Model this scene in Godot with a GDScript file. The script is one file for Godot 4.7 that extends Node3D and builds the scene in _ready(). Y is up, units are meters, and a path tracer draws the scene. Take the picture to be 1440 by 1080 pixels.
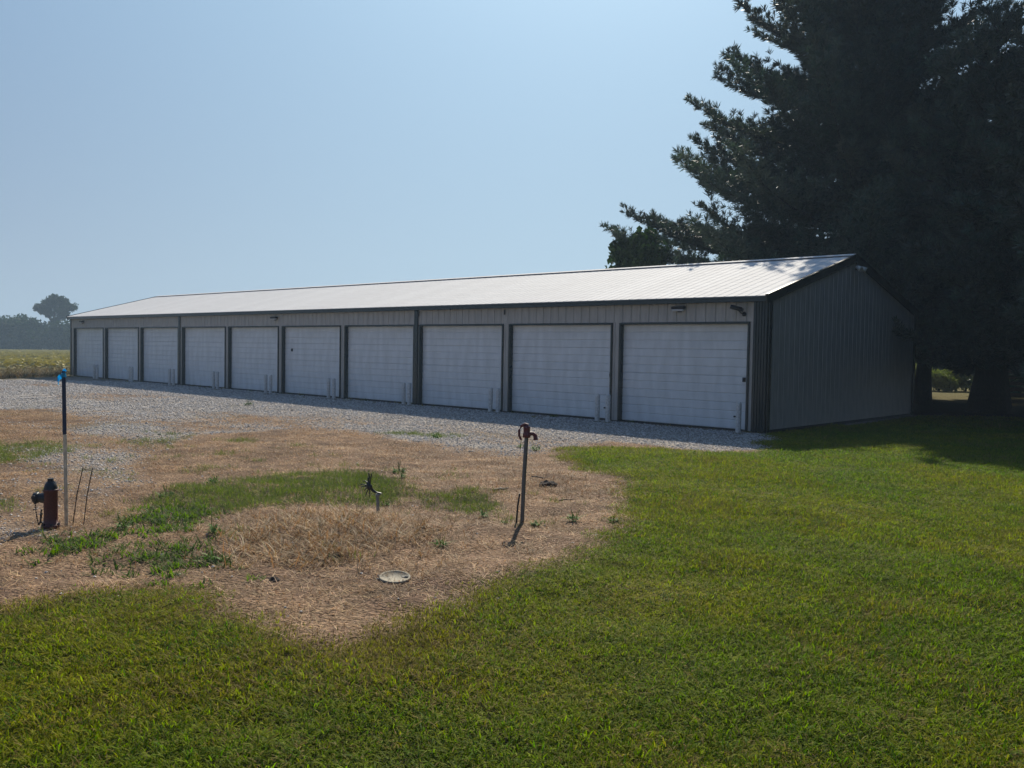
extends Node3D

var rng := RandomNumberGenerator.new()
var nz := FastNoiseLite.new()
var nz2 := FastNoiseLite.new()
var M := {}
var taken := {}

# ------------------------------------------------------------------ helpers
func lin(r: float, g: float, b: float) -> Color:
	return Color(r, g, b).linear_to_srgb()

func rf(a: float, b: float) -> float:
	return rng.randf_range(a, b)

func numbered(called: String) -> String:
	var n: int = taken.get(called, 0)
	taken[called] = n + 1
	return called if n == 0 else "%s_%03d" % [called, n]

func tag(o: Node, label := "", category := "", group := "", kind := "") -> Node:
	if label: o.set_meta("label", label)
	if category: o.set_meta("category", category)
	if group: o.set_meta("group", group)
	if kind: o.set_meta("kind", kind)
	return o

func thing(called: String, label: String, category: String, at := Vector3.ZERO, turn := 0.0, group := "") -> Node3D:
	var o := Node3D.new()
	o.name = numbered(called)
	add_child(o, true)
	o.position = at
	o.rotation.y = turn
	tag(o, label, category, group)
	return o

func st0() -> SurfaceTool:
	var s := SurfaceTool.new()
	s.begin(Mesh.PRIMITIVE_TRIANGLES)
	return s

func fin(s: SurfaceTool) -> ArrayMesh:
	s.generate_normals()
	return s.commit()

func put(called: String, mesh: Mesh, mat: Material, parent: Node = self, at := Transform3D()) -> MeshInstance3D:
	var o := MeshInstance3D.new()
	o.name = numbered(called) if parent == self else called
	o.mesh = mesh
	o.material_override = mat
	o.transform = at
	parent.add_child(o, true)
	return o

func obj(called: String, s: SurfaceTool, mat: Material, parent: Node = self, at := Transform3D()) -> MeshInstance3D:
	return put(called, fin(s), mat, parent, at)

# corners given counter-clockwise as seen from the front
func quad(s: SurfaceTool, a: Vector3, b: Vector3, c: Vector3, d: Vector3, smooth := -1) -> void:
	s.set_smooth_group(smooth)
	for p in [a, c, b, a, d, c]:
		s.add_vertex(p)

func tri(s: SurfaceTool, a: Vector3, b: Vector3, c: Vector3, smooth := -1) -> void:
	s.set_smooth_group(smooth)
	for p in [a, c, b]:
		s.add_vertex(p)

func box(s: SurfaceTool, c: Vector3, size: Vector3, b := Basis(), bev := 0.0) -> void:
	# a box with chamfered edges where bev > 0
	var h := size * 0.5
	var v := func(x, y, z): return c + b * Vector3(x, y, z)
	if bev <= 0.0:
		for ax in 3:
			for sg in [-1.0, 1.0]:
				var n := Vector3.ZERO
				n[ax] = sg
				var u := Vector3.ZERO
				u[(ax + 1) % 3] = 1.0
				var w := n.cross(u)
				var q := []
				for k in [[-1, -1], [1, -1], [1, 1], [-1, 1]]:
					q.append(c + b * ((n + u * k[0] + w * k[1]) * h))
				quad(s, q[0], q[1], q[2], q[3])
		return
	var e := Vector3(minf(bev, h.x * 0.9), minf(bev, h.y * 0.9), minf(bev, h.z * 0.9))
	for ax in 3:
		for sg in [-1.0, 1.0]:
			var n := Vector3.ZERO
			n[ax] = sg
			var u := Vector3.ZERO
			u[(ax + 1) % 3] = 1.0
			var w := n.cross(u)
			var inn := h - e
			inn[ax] = h[ax]
			var q := []
			for k in [[-1, -1], [1, -1], [1, 1], [-1, 1]]:
				q.append(c + b * ((n + u * k[0] + w * k[1]) * inn))
			quad(s, q[0], q[1], q[2], q[3])
	for ax in 3:
		var a1 := (ax + 1) % 3
		var a2 := (ax + 2) % 3
		for s1 in [-1.0, 1.0]:
			for s2 in [-1.0, 1.0]:
				var p := []
				for t in [[-1.0, true], [1.0, true], [1.0, false], [-1.0, false]]:
					var r := Vector3.ZERO
					r[ax] = t[0] * (h[ax] - e[ax])
					r[a1] = s1 * (h[a1] if t[1] else h[a1] - e[a1])
					r[a2] = s2 * (h[a2] - e[a2] if t[1] else h[a2])
					p.append(r)
				var nn: Vector3 = (p[1] - p[0]).cross(p[2] - p[1])
				var out := Vector3.ZERO
				out[a1] = s1
				out[a2] = s2
				if nn.dot(out) < 0.0:
					p.reverse()
				quad(s, c + b * p[0], c + b * p[1], c + b * p[2], c + b * p[3])
	for sx in [-1.0, 1.0]:
		for sy in [-1.0, 1.0]:
			for sz in [-1.0, 1.0]:
				var a := Vector3(sx * h.x, sy * (h.y - e.y), sz * (h.z - e.z))
				var b2 := Vector3(sx * (h.x - e.x), sy * h.y, sz * (h.z - e.z))
				var d := Vector3(sx * (h.x - e.x), sy * (h.y - e.y), sz * h.z)
				if sx * sy * sz > 0: tri(s, c + b * a, c + b * b2, c + b * d)
				else: tri(s, c + b * a, c + b * d, c + b * b2)

func frame_of(d: Vector3) -> Basis:
	var up := Vector3.UP if absf(d.normalized().y) < 0.95 else Vector3.RIGHT
	var x := up.cross(d).normalized()
	return Basis(x, d.normalized().cross(x), d.normalized())

func tube(s: SurfaceTool, pts: Array, rads: Array, sides := 8, caps := true) -> void:
	var rings := []
	for i in pts.size():
		var d: Vector3 = (pts[mini(i + 1, pts.size() - 1)] - pts[maxi(i - 1, 0)])
		var f := frame_of(d)
		var ring := []
		var r: float = rads[mini(i, rads.size() - 1)]
		for k in sides:
			var a := TAU * k / sides
			ring.append(pts[i] + (f.x * cos(a) + f.y * sin(a)) * r)
		rings.append(ring)
	for i in pts.size() - 1:
		for k in sides:
			var k2 := (k + 1) % sides
			quad(s, rings[i][k], rings[i][k2], rings[i + 1][k2], rings[i + 1][k], 1)
	if caps:
		for k in range(1, sides - 1):
			tri(s, rings[0][0], rings[0][k + 1], rings[0][k])
			var e: Array = rings[-1]
			tri(s, e[0], e[k], e[k + 1])

func lathe(s: SurfaceTool, prof: Array, sides := 20, xf := Transform3D(), smooth := 1) -> void:
	# profile of Vector2(radius, height) from bottom to top
	for i in prof.size() - 1:
		for k in sides:
			var a := TAU * k / sides
			var b := TAU * (k + 1) / sides
			var p := func(pr: Vector2, an: float): return xf * Vector3(pr.x * cos(an), pr.y, -pr.x * sin(an))
			quad(s, p.call(prof[i], a), p.call(prof[i], b), p.call(prof[i + 1], b), p.call(prof[i + 1], a), smooth)

# a folded metal sheet: profile points (s, out) along U, drawn from lo(s) to hi(s) along V, with returns at the back
func sheet(s: SurfaceTool, o: Vector3, U: Vector3, V: Vector3, N: Vector3, prof: Array, lo: Callable, hi: Callable, back := 0.02) -> void:
	for i in prof.size() - 1:
		var p: Vector2 = prof[i]
		var q: Vector2 = prof[i + 1]
		var a: Vector3 = o + U * p.x + N * p.y
		var b: Vector3 = o + U * q.x + N * q.y
		quad(s, a + V * lo.call(p.x), b + V * lo.call(q.x), b + V * hi.call(q.x), a + V * hi.call(p.x))
		var c: Vector3 = o + U * p.x - N * back
		var d: Vector3 = o + U * q.x - N * back
		quad(s, d + V * lo.call(q.x), c + V * lo.call(p.x), c + V * hi.call(p.x), d + V * hi.call(q.x))
		quad(s, a + V * hi.call(p.x), b + V * hi.call(q.x), d + V * hi.call(q.x), c + V * hi.call(p.x))
		quad(s, c + V * lo.call(p.x), d + V * lo.call(q.x), b + V * lo.call(q.x), a + V * lo.call(p.x))
	for e in [0, prof.size() - 1]:
		var p: Vector2 = prof[e]
		var a: Vector3 = o + U * p.x + N * p.y
		var c: Vector3 = o + U * p.x - N * back
		if e == 0: quad(s, c + V * lo.call(p.x), a + V * lo.call(p.x), a + V * hi.call(p.x), c + V * hi.call(p.x))
		else: quad(s, a + V * lo.call(p.x), c + V * lo.call(p.x), c + V * hi.call(p.x), a + V * hi.call(p.x))

# ribs of a steel sheet: one tall rib every nine inches and two low ones between
func ribs(w: float, first := 0.0, tall := 0.017, low := 0.004) -> Array:
	var pr := [Vector2(0, 0)]
	var x := first
	while x < w - 0.001:
		for k in 3:
			var cx := x + 0.0762 * k
			var h := tall if k == 0 else low
			var wd := 0.024 if k == 0 else 0.012
			if cx - wd > 0.001 and cx + wd < w - 0.001:
				pr.append_array([Vector2(cx - wd, 0), Vector2(cx - wd * 0.42, h), Vector2(cx + wd * 0.42, h), Vector2(cx + wd, 0)])
		x += 0.2286
	pr.append(Vector2(w, 0))
	return pr

func copies(called: String, mesh: Mesh, mat: Material, xf: Array, cols: Array, parent: Node = self) -> MultiMeshInstance3D:
	var m := MultiMesh.new()
	m.transform_format = MultiMesh.TRANSFORM_3D
	m.use_colors = true
	m.mesh = mesh
	m.instance_count = xf.size()
	for i in xf.size():
		m.set_instance_transform(i, xf[i])
		m.set_instance_color(i, cols[i])
	var o := MultiMeshInstance3D.new()
	o.name = numbered(called) if parent == self else called
	o.multimesh = m
	o.material_override = mat
	parent.add_child(o, true)
	o.set_meta("kind", "stuff")
	return o

func ntex(freq: float, sd: int, lo: Color, hi: Color, oct := 4, size := 512, kind := FastNoiseLite.TYPE_SIMPLEX_SMOOTH) -> NoiseTexture2D:
	var n := FastNoiseLite.new()
	n.noise_type = kind
	n.seed = sd
	n.frequency = freq
	n.fractal_octaves = oct
	var t := NoiseTexture2D.new()
	t.width = size
	t.height = size
	t.seamless = true
	t.noise = n
	var g := Gradient.new()
	g.set_color(0, lo)
	g.set_color(1, hi)
	t.color_ramp = g
	return t

func mat(c: Color, rough: float, metal := 0.0, spec := 0.5) -> StandardMaterial3D:
	var m := StandardMaterial3D.new()
	m.albedo_color = c
	m.roughness = rough
	m.metallic = metal
	m.metallic_specular = spec
	return m

func worn(c: Color, rough: float, tex: Texture2D, scale := Vector3.ONE, metal := 0.0, bump: Texture2D = null, depth := 0.0) -> StandardMaterial3D:
	var m := mat(c, rough, metal)
	m.albedo_texture = tex
	m.uv1_triplanar = true
	m.uv1_world_triplanar = true
	m.uv1_scale = scale
	if bump:
		m.heightmap_enabled = true
		m.heightmap_texture = bump
		m.heightmap_scale = depth
	return m

func foliage(rough: float, back: Color, spec := 0.4) -> StandardMaterial3D:
	var m := mat(Color.WHITE, rough, 0.0, spec)
	m.vertex_color_use_as_albedo = true
	m.backlight_enabled = true
	m.backlight = back
	m.cull_mode = BaseMaterial3D.CULL_DISABLED
	return m

# ------------------------------------------------------------------ ground cover zones (metres, x to the right along the building, z towards the viewer)
const GX0 := -16.0
const GZ0 := -3.0
const GS := 0.1
const GW := 265
const GH := 215
var zone := []  # lawn, gravel, soft, weedy, heap, sparse

var LAWN := PackedVector2Array([Vector2(-9, 30), Vector2(-3, 21), Vector2(2.62, 14.92), Vector2(2.55, 14.24), Vector2(2.49, 13.78), Vector2(2.33, 13.31), Vector2(3.02, 13.23), Vector2(3.70, 13.38), Vector2(4.20, 13.30), Vector2(4.32, 12.98), Vector2(4.29, 12.54), Vector2(4.12, 11.84), Vector2(3.83, 10.85), Vector2(3.43, 9.59), Vector2(2.61, 8.24), Vector2(2.12, 7.30), Vector2(1.27, 6.82), Vector2(0.03, 6.14), Vector2(-0.67, 5.16), Vector2(-0.29, 4.37), Vector2(0.6, 4.0), Vector2(1.6, 3.3), Vector2(0.9, 1.5), Vector2(0.15, 0.2), Vector2(-0.05, -8.5), Vector2(-40, -8.5), Vector2(-40, -60), Vector2(60, -60), Vector2(60, 40)])
var GRAVEL := PackedVector2Array([Vector2(-3, 20), Vector2(-0.5, 15.5), Vector2(0.51, 13.60), Vector2(0.44, 13.21), Vector2(-0.39, 12.53), Vector2(-2.45, 11.29), Vector2(-4.55, 9.99), Vector2(-6.12, 8.57), Vector2(-6.23, 7.43), Vector2(-5.99, 6.39), Vector2(-5.10, 5.92), Vector2(-3.45, 6.28), Vector2(-1.92, 6.72), Vector2(-1.00, 6.73), Vector2(-0.60, 6.24), Vector2(-0.87, 5.10), Vector2(-1.11, 3.66), Vector2(-0.03, 3.55), Vector2(1.07, 3.62), Vector2(1.25, 2.77), Vector2(0.55, 0.0), Vector2(-60, 0), Vector2(-60, 20)])
var SOFT := PackedVector2Array([Vector2(-0.60, 12.00), Vector2(-1.19, 10.88), Vector2(-1.04, 9.64), Vector2(-0.16, 9.25), Vector2(1.09, 9.96), Vector2(1.20, 10.53), Vector2(0.78, 11.22), Vector2(0.72, 11.99), Vector2(0.23, 12.22)])
var SOFTB := PackedVector2Array([Vector2(1.60, 10.14), Vector2(1.12, 9.59), Vector2(1.14, 9.21), Vector2(1.62, 9.37), Vector2(2.07, 9.73), Vector2(2.00, 10.15)])
var WEEDY := PackedVector2Array([Vector2(0.99, 13.46), Vector2(0.28, 12.81), Vector2(-0.33, 11.88), Vector2(0.24, 11.66), Vector2(1.28, 12.03), Vector2(1.60, 11.94), Vector2(2.59, 12.70), Vector2(2.70, 13.00), Vector2(2.11, 13.21), Vector2(1.65, 13.41)])
var HEAP := PackedVector2Array([Vector2(1.73, 12.29), Vector2(1.37, 11.61), Vector2(1.31, 11.15), Vector2(1.80, 11.05), Vector2(2.44, 10.89), Vector2(2.80, 11.51), Vector2(2.84, 12.14), Vector2(2.71, 12.58)])
var DRYLEFT := PackedVector2Array([Vector2(-13.48, 10.06), Vector2(-13.63, 8.30), Vector2(-10.19, 8.64), Vector2(-6.45, 10.14), Vector2(-5.99, 11.19), Vector2(-6.21, 12.05)])
var GREENLEFT := PackedVector2Array([Vector2(-6.40, 12.00), Vector2(-6.25, 10.90), Vector2(-5.32, 10.94), Vector2(-4.20, 11.63), Vector2(-4.35, 12.56)])

func inside(x: float, z: float, poly: PackedVector2Array) -> bool:
	return Geometry2D.is_point_in_polygon(Vector2(x, z), poly)

func make_zones() -> void:
	for k in 6:
		var a := PackedFloat32Array()
		a.resize(GW * GH)
		zone.append(a)
	for j in GH:
		for i in GW:
			var x := GX0 + i * GS
			var z := GZ0 + j * GS
			var wx := x + 0.30 * nz2.get_noise_2d(x * 2.4, z * 2.4) + 0.25 * nz.get_noise_2d(x * 3.0 + 50.0, z * 3.0)
			var wz := z + 0.30 * nz2.get_noise_2d(x * 2.4 + 80.0, z * 2.4) + 0.25 * nz.get_noise_2d(x * 3.0, z * 3.0 + 90.0)
			var at := j * GW + i
			if inside(wx, wz, LAWN): zone[0][at] = 1.0
			elif inside(wx, wz, GRAVEL):
				var g := 1.0
				if inside(wx, wz, DRYLEFT): g = 0.15
				var far_off := clampf((z - 3.4) / 2.0, 0.0, 1.0)
				g -= far_off * clampf(nz.get_noise_2d(x * 1.1 + 300.0, z * 2.6) * 1.6 + nz2.get_noise_2d(x * 3.0, z * 5.0) * 0.9 + 0.34, 0.0, 0.9)
				g *= clampf(1.25 - (z - 7.0) * 0.13, 0.55, 1.0)
				zone[1][at] = clampf(g, 0.0, 1.0)
				if inside(wx, wz, GREENLEFT): zone[5][at] = 1.0
				elif nz.get_noise_2d(x * 2.0 - 300.0, z * 3.0) > 0.34 and z > 4.0: zone[5][at] = 0.6
			if inside(wx, wz, SOFT) or inside(wx, wz, SOFTB): zone[2][at] = clampf(1.05 + nz2.get_noise_2d(x * 4.0, z * 4.0) * 2.2, 0.15, 1.0)
			elif zone[0][at] < 0.5 and z > 8.0 and nz2.get_noise_2d(x * 2.2 + 500.0, z * 3.0) > 0.36: zone[5][at] = 0.5
			if inside(wx, wz, WEEDY): zone[3][at] = clampf(0.45 + nz.get_noise_2d(x * 9.0, z * 9.0 + 40.0) * 2.2, 0.0, 1.0)
			if inside(wx, wz, HEAP): zone[4][at] = 1.0
	for k in 6:
		for pass_n in (4 if k < 2 else 2):
			var src: PackedFloat32Array = zone[k].duplicate()
			var dst := src.duplicate()
			for j in range(1, GH - 1):
				for i in range(1, GW - 1):
					var at := j * GW + i
					dst[at] = (src[at] * 2.0 + src[at - 1] + src[at + 1] + src[at - GW] + src[at + GW]) / 6.0
			zone[k] = dst

func zw(k: int, x: float, z: float) -> float:
	var fx := (x - GX0) / GS
	var fz := (z - GZ0) / GS
	if fx < 0.0 or fz < 0.0 or fx >= GW - 1 or fz >= GH - 1:
		if k == 0: return 1.0 if x > 0.4 or z < -8.0 or (z > 17.0 and x > -4.0) else 0.0
		if k == 1: return (clampf(0.75 - nz.get_noise_2d(x * 1.1 + 300.0, z * 2.6) * 1.4, 0.1, 1.0) if z > 3.4 else 1.0) if x < 0.4 and z > -8.0 else 0.0
		return 0.0
	var i := int(fx)
	var j := int(fz)
	var u := fx - i
	var v := fz - j
	var a: PackedFloat32Array = zone[k]
	var at := j * GW + i
	return lerpf(lerpf(a[at], a[at + 1], u), lerpf(a[at + GW], a[at + GW + 1], u), v)

func in_field(x: float, z: float) -> float:
	return -((x + 33.48) - (z - 0.16) * 0.64) * 0.84  # metres past the edge of the crop

func gh(x: float, z: float) -> float:
	var h := 0.0
	var near := clampf((z - 3.0) / 3.0, 0.0, 1.0)
	if x > -20.0 and z < 30.0:
		h += near * (0.030 * nz.get_noise_2d(x * 3.0, z * 3.0) + 0.020 * nz.get_noise_2d(x * 11.0, z * 11.0))
		h += 0.07 * exp(-((x - 2.0) * (x - 2.0) + (z - 11.4) * (z - 11.4)) / 0.7)
		h += 0.03 * exp(-((x - 0.1) * (x - 0.1) + (z - 10.7) * (z - 10.7)) / 1.2)
	var f := in_field(x, z)
	if f > 0.0:
		h -= 0.0085 * minf(f, 200.0) * clampf(f / 20.0, 0.0, 1.0)
	return h

# ------------------------------------------------------------------ ready
func _ready() -> void:
	rng.seed = 20240
	nz.seed = 7
	nz.frequency = 0.12
	nz.fractal_octaves = 3
	nz2.seed = 19
	nz2.frequency = 0.4
	nz2.fractal_octaves = 4
	light_and_camera()
	materials()
	make_zones()
	ground()
	building()
	bollards()
	trees()
	far_country()
	small_things()
	ground_cover()

func light_and_camera() -> void:
	var cam := Camera3D.new()
	cam.name = "camera"
	cam.fov = 46.563
	cam.near = 0.05
	cam.far = 2000.0
	cam.transform = Transform3D(Basis(Vector3(0.7332, 0.01666, -0.67981), Vector3(-0.03908, 0.99908, -0.01767), Vector3(0.67889, 0.03952, 0.73318)).orthonormalized(), Vector3(8.09613, 1.55614, 15.9613))
	add_child(cam)
	cam.current = true
	var e := Environment.new()
	e.background_mode = Environment.BG_SKY
	e.tonemap_mode = Environment.TONE_MAPPER_LINEAR
	e.tonemap_exposure = 1.45
	e.sdfgi_enabled = true
	e.ssao_enabled = true
	e.ssil_enabled = true
	var to_sun := Vector3(-0.70, 1.0, -0.98).normalized()
	var sm := PanoramaSkyMaterial.new()
	sm.panorama = ImageTexture.create_from_image(clear_sky(to_sun))
	var sky := Sky.new()
	sky.sky_material = sm
	e.sky = sky
	e.fog_enabled = true
	e.fog_light_color = lin(0.62, 0.82, 1.0)
	e.fog_density = 0.0012
	var we := WorldEnvironment.new()
	we.name = "sky_and_air"
	we.environment = e
	add_child(we)
	var sun := DirectionalLight3D.new()
	sun.name = "sun"
	sun.light_color = Color(1.0, 0.965, 0.90)
	sun.light_energy = 1.6
	sun.light_angular_distance = 0.5
	sun.shadow_enabled = true
	add_child(sun)
	sun.look_at_from_position(Vector3.ZERO, -to_sun, Vector3.UP)

# clear hazy summer air: deep blue overhead, pale near the horizon, whiter towards the sun; the same rule in every direction
func clear_sky(to_sun: Vector3) -> Image:
	var w := 512
	var h := 256
	var im := Image.create(w, h, false, Image.FORMAT_RGBF)
	for j in h:
		var el := PI * (0.5 - (j + 0.5) / h)
		var y := sin(el)
		for i in w:
			var az := TAU * (i + 0.5) / w
			var d := Vector3(sin(az) * cos(el), y, -cos(az) * cos(el))
			var th := rad_to_deg(d.angle_to(to_sun))
			var k := pow(1.0 - clampf(y, 0.0, 1.0), 4.2)
			var c := Vector3(0.050, 0.125, 0.315).lerp(Vector3(0.335, 0.395, 0.485), k)
			var g := 0.0126 * 9.0 * log(1.0 + exp((58.0 - th) / 9.0))
			c += Vector3(0.70, 0.96, 1.0) * g + Vector3(1.0, 0.97, 0.9) * 1.6 * exp(-th / 6.0)
			c += Vector3(0.045, 0.105, 0.115) * k * k * pow(maxf(0.0, cos(az - atan2(to_sun.x, -to_sun.z))), 5.0)
			if y < 0.0:
				c = c.lerp(Vector3(0.10, 0.10, 0.08), clampf(-y * 12.0, 0.0, 1.0))
			im.set_pixel(i, j, Color(c.x, c.y, c.z) * 0.72)
	return im

func materials() -> void:
	var grain := ntex(0.012, 3, Color(0.86, 0.86, 0.86), Color.WHITE, 5)
	var fine := ntex(0.05, 5, Color(0.7, 0.7, 0.7), Color.WHITE, 4)
	var ripple := ntex(0.006, 8, Color.BLACK, Color.WHITE, 2)
	var rough := ntex(0.06, 9, Color.BLACK, Color.WHITE, 5)
	M.rough = rough
	M.siding = worn(lin(0.47, 0.44, 0.39), 0.42, grain, Vector3(0.9, 0.25, 0.9), 0.0, ripple, 0.6)
	M.door = worn(lin(0.75, 0.76, 0.745), 0.42, ntex(0.012, 13, Color(0.90, 0.90, 0.89), Color.WHITE, 4), Vector3(0.5, 0.16, 0.5))
	M.green = worn(lin(0.016, 0.034, 0.038), 0.26, fine, Vector3.ONE)
	M.roof = []
	for k in 3:
		var t := 0.66 - 0.012 * k
		M.roof.append(worn(lin(t, t * 0.985, t * 0.965), 0.75, ntex(0.02, 21 + k, Color(0.90, 0.89, 0.88), Color.WHITE, 5), Vector3(0.14, 1.6, 1.6), 0.0, ripple, 0.8))
		M.roof[k].metallic_specular = 0.12
	M.white = worn(lin(0.80, 0.80, 0.78), 0.5, ntex(0.03, 30, Color(0.68, 0.66, 0.62), Color.WHITE, 5), Vector3(2, 1, 2))
	M.galv = worn(lin(0.20, 0.20, 0.19), 0.55, fine, Vector3(6, 2, 6), 0.6)
	M.black = mat(lin(0.012, 0.012, 0.013), 0.5)
	M.red = worn(lin(0.16, 0.034, 0.024), 0.6, ntex(0.03, 41, Color(0.45, 0.38, 0.36), Color.WHITE, 5), Vector3(5, 5, 5), 0.0, rough, 0.08)
	M.faded_red = worn(lin(0.20, 0.05, 0.055), 0.6, ntex(0.03, 42, Color(0.6, 0.5, 0.5), Color.WHITE, 5), Vector3(7, 7, 7), 0.0, rough, 0.06)
	M.dark_iron = worn(lin(0.018, 0.02, 0.024), 0.45, fine, Vector3(6, 6, 6), 0.3)
	M.rust = worn(lin(0.05, 0.035, 0.026), 0.8, fine, Vector3(8, 8, 8))
	M.navy = mat(lin(0.008, 0.020, 0.055), 0.4)
	M.pale = worn(lin(0.72, 0.70, 0.63), 0.5, ntex(0.03, 43, Color(0.7, 0.69, 0.66), Color.WHITE, 5), Vector3(3, 1, 3))
	M.pale.backlight_enabled = true
	M.pale.backlight = Color(0.75, 0.73, 0.67)
	M.tape = mat(lin(0.03, 0.42, 0.62), 0.4)
	M.tape.backlight_enabled = true
	M.tape.backlight = Color(0.08, 0.8, 1.0)
	M.tape.cull_mode = BaseMaterial3D.CULL_DISABLED
	M.lid = worn(lin(0.33, 0.30, 0.235), 0.8, ntex(0.05, 44, Color(0.55, 0.5, 0.42), Color.WHITE, 5), Vector3(3, 3, 3), 0.0, rough, 0.2)
	M.pvc = worn(lin(0.26, 0.27, 0.25), 0.55, fine, Vector3(6, 2, 6))
	M.bark = worn(lin(0.055, 0.042, 0.032), 0.9, ntex(0.03, 50, Color(0.45, 0.42, 0.4), Color.WHITE, 5), Vector3(1.6, 0.5, 1.6), 0.0, rough, 3.0)
	M.wood = worn(lin(0.20, 0.15, 0.10), 0.85, ntex(0.03, 51, Color(0.6, 0.56, 0.5), Color.WHITE, 5), Vector3(0.6, 3, 3))
	M.straw_wood = worn(lin(0.42, 0.32, 0.22), 0.8, fine, Vector3(6, 6, 6))
	M.soil = worn(lin(0.06, 0.042, 0.03), 0.95, fine, Vector3(6, 6, 6), 0.0, rough, 1.0)
	M.lamp_glass = mat(lin(0.5, 0.5, 0.48), 0.25)
	M.grass = foliage(0.6, Color(0.85, 1.0, 0.12), 0.16)
	M.straw = foliage(0.7, Color(0.7, 0.6, 0.45), 0.3)
	M.needle = foliage(0.5, Color(0.5, 0.56, 0.42), 0.4)
	M.leaf = foliage(0.6, Color(0.5, 0.65, 0.2), 0.15)
	M.crop = foliage(0.7, Color(0.58, 0.57, 0.26), 0.15)
	var gm := mat(Color.WHITE, 0.95, 0.0, 0.2)
	gm.vertex_color_use_as_albedo = true
	gm.albedo_texture = ntex(0.045, 60, Color(0.52, 0.5, 0.48), Color.WHITE, 6, 1024)
	gm.uv1_triplanar = true
	gm.uv1_world_triplanar = true
	gm.uv1_scale = Vector3(0.45, 0.45, 0.45)
	gm.heightmap_enabled = true
	gm.heightmap_texture = ntex(0.05, 61, Color.BLACK, Color.WHITE, 6, 1024)
	gm.heightmap_scale = 3.0
	M.ground = gm
	var stone := mat(Color.WHITE, 0.9, 0.0, 0.25)
	stone.vertex_color_use_as_albedo = true
	M.stone = stone

# ------------------------------------------------------------------ ground
func spaced(lo: float, a: float, b: float, hi: float, step: float, grow: float) -> PackedFloat32Array:
	var mid := []
	var x := a
	while x < b:
		mid.append(x)
		x += step
	mid.append(b)
	var left := []
	var d := step
	x = a
	while x > lo:
		d = minf(d * grow, 40.0)
		x -= d
		left.append(x)
	left.reverse()
	var right := []
	d = step
	x = b
	while x < hi:
		d = minf(d * grow, 40.0)
		x += d
		right.append(x)
	return PackedFloat32Array(left + mid + right)

func ground_color(x: float, z: float) -> Color:
	var L := zw(0, x, z)
	var G := zw(1, x, z)
	var S := maxf(zw(2, x, z), zw(3, x, z) * 0.7)
	var sp := zw(5, x, z)
	var n := nz2.get_noise_2d(x * 2.0, z * 2.0)
	var dry := Color(0.38, 0.25, 0.16).lerp(Color(0.20, 0.128, 0.086), clampf(0.5 + n * 1.3, 0.0, 1.0))
	var c := dry
	c = c * (1.0 + 0.55 * nz2.get_noise_2d(x * 9.0, z * 9.0))
	c = c.lerp(Color(0.50, 0.455, 0.41) * (1.0 + 0.25 * n), G)
	c = c.lerp(Color(0.040, 0.045, 0.016) * (1.0 + 0.5 * n), maxf(L, S * 0.8))
	c = c.lerp(Color(0.13, 0.13, 0.05), sp * 0.5)
	var f := in_field(x, z)
	if f > -1.5:
		c = c.lerp(Color(0.13, 0.12, 0.05), clampf((f + 1.5) / 2.0, 0.0, 1.0))
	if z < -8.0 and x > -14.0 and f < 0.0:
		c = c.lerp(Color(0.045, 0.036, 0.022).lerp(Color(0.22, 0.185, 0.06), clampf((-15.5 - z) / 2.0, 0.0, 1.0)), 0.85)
	c.a = 1.0
	return c

func ground() -> void:
	var xs := spaced(-420.0, -10.5, 9.5, 300.0, 0.1, 1.09)
	var zs := spaced(-420.0, 2.6, 16.8, 200.0, 0.1, 1.09)
	var s := st0()
	s.set_smooth_group(1)
	var nx := xs.size()
	for z in zs:
		for x in xs:
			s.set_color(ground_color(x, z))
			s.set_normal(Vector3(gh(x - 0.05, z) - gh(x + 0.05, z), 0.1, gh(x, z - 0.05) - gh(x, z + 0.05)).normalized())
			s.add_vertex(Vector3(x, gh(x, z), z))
	for j in zs.size() - 1:
		for i in nx - 1:
			var a := j * nx + i
			for k in [a, a + 1, a + nx, a + 1, a + nx + 1, a + nx]:
				s.add_index(k)
	var o := put("ground", s.commit(), M.ground)
	tag(o, "flat ground of gravel lot, dry patch and lawn round the garages", "ground", "", "structure")

# ------------------------------------------------------------------ building
const LEN := 33.74
const DEP := 8.08
const EAVE := 2.655
const RIDGE := 3.78
const DOOR_W := 3.04
const DOOR_H := 2.134
const HEAD_TOP := 2.56

func door_right(n: int) -> float:
	return 0.41 + 3.31 * n + (0.09 if n >= 7 else 0.0)

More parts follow.
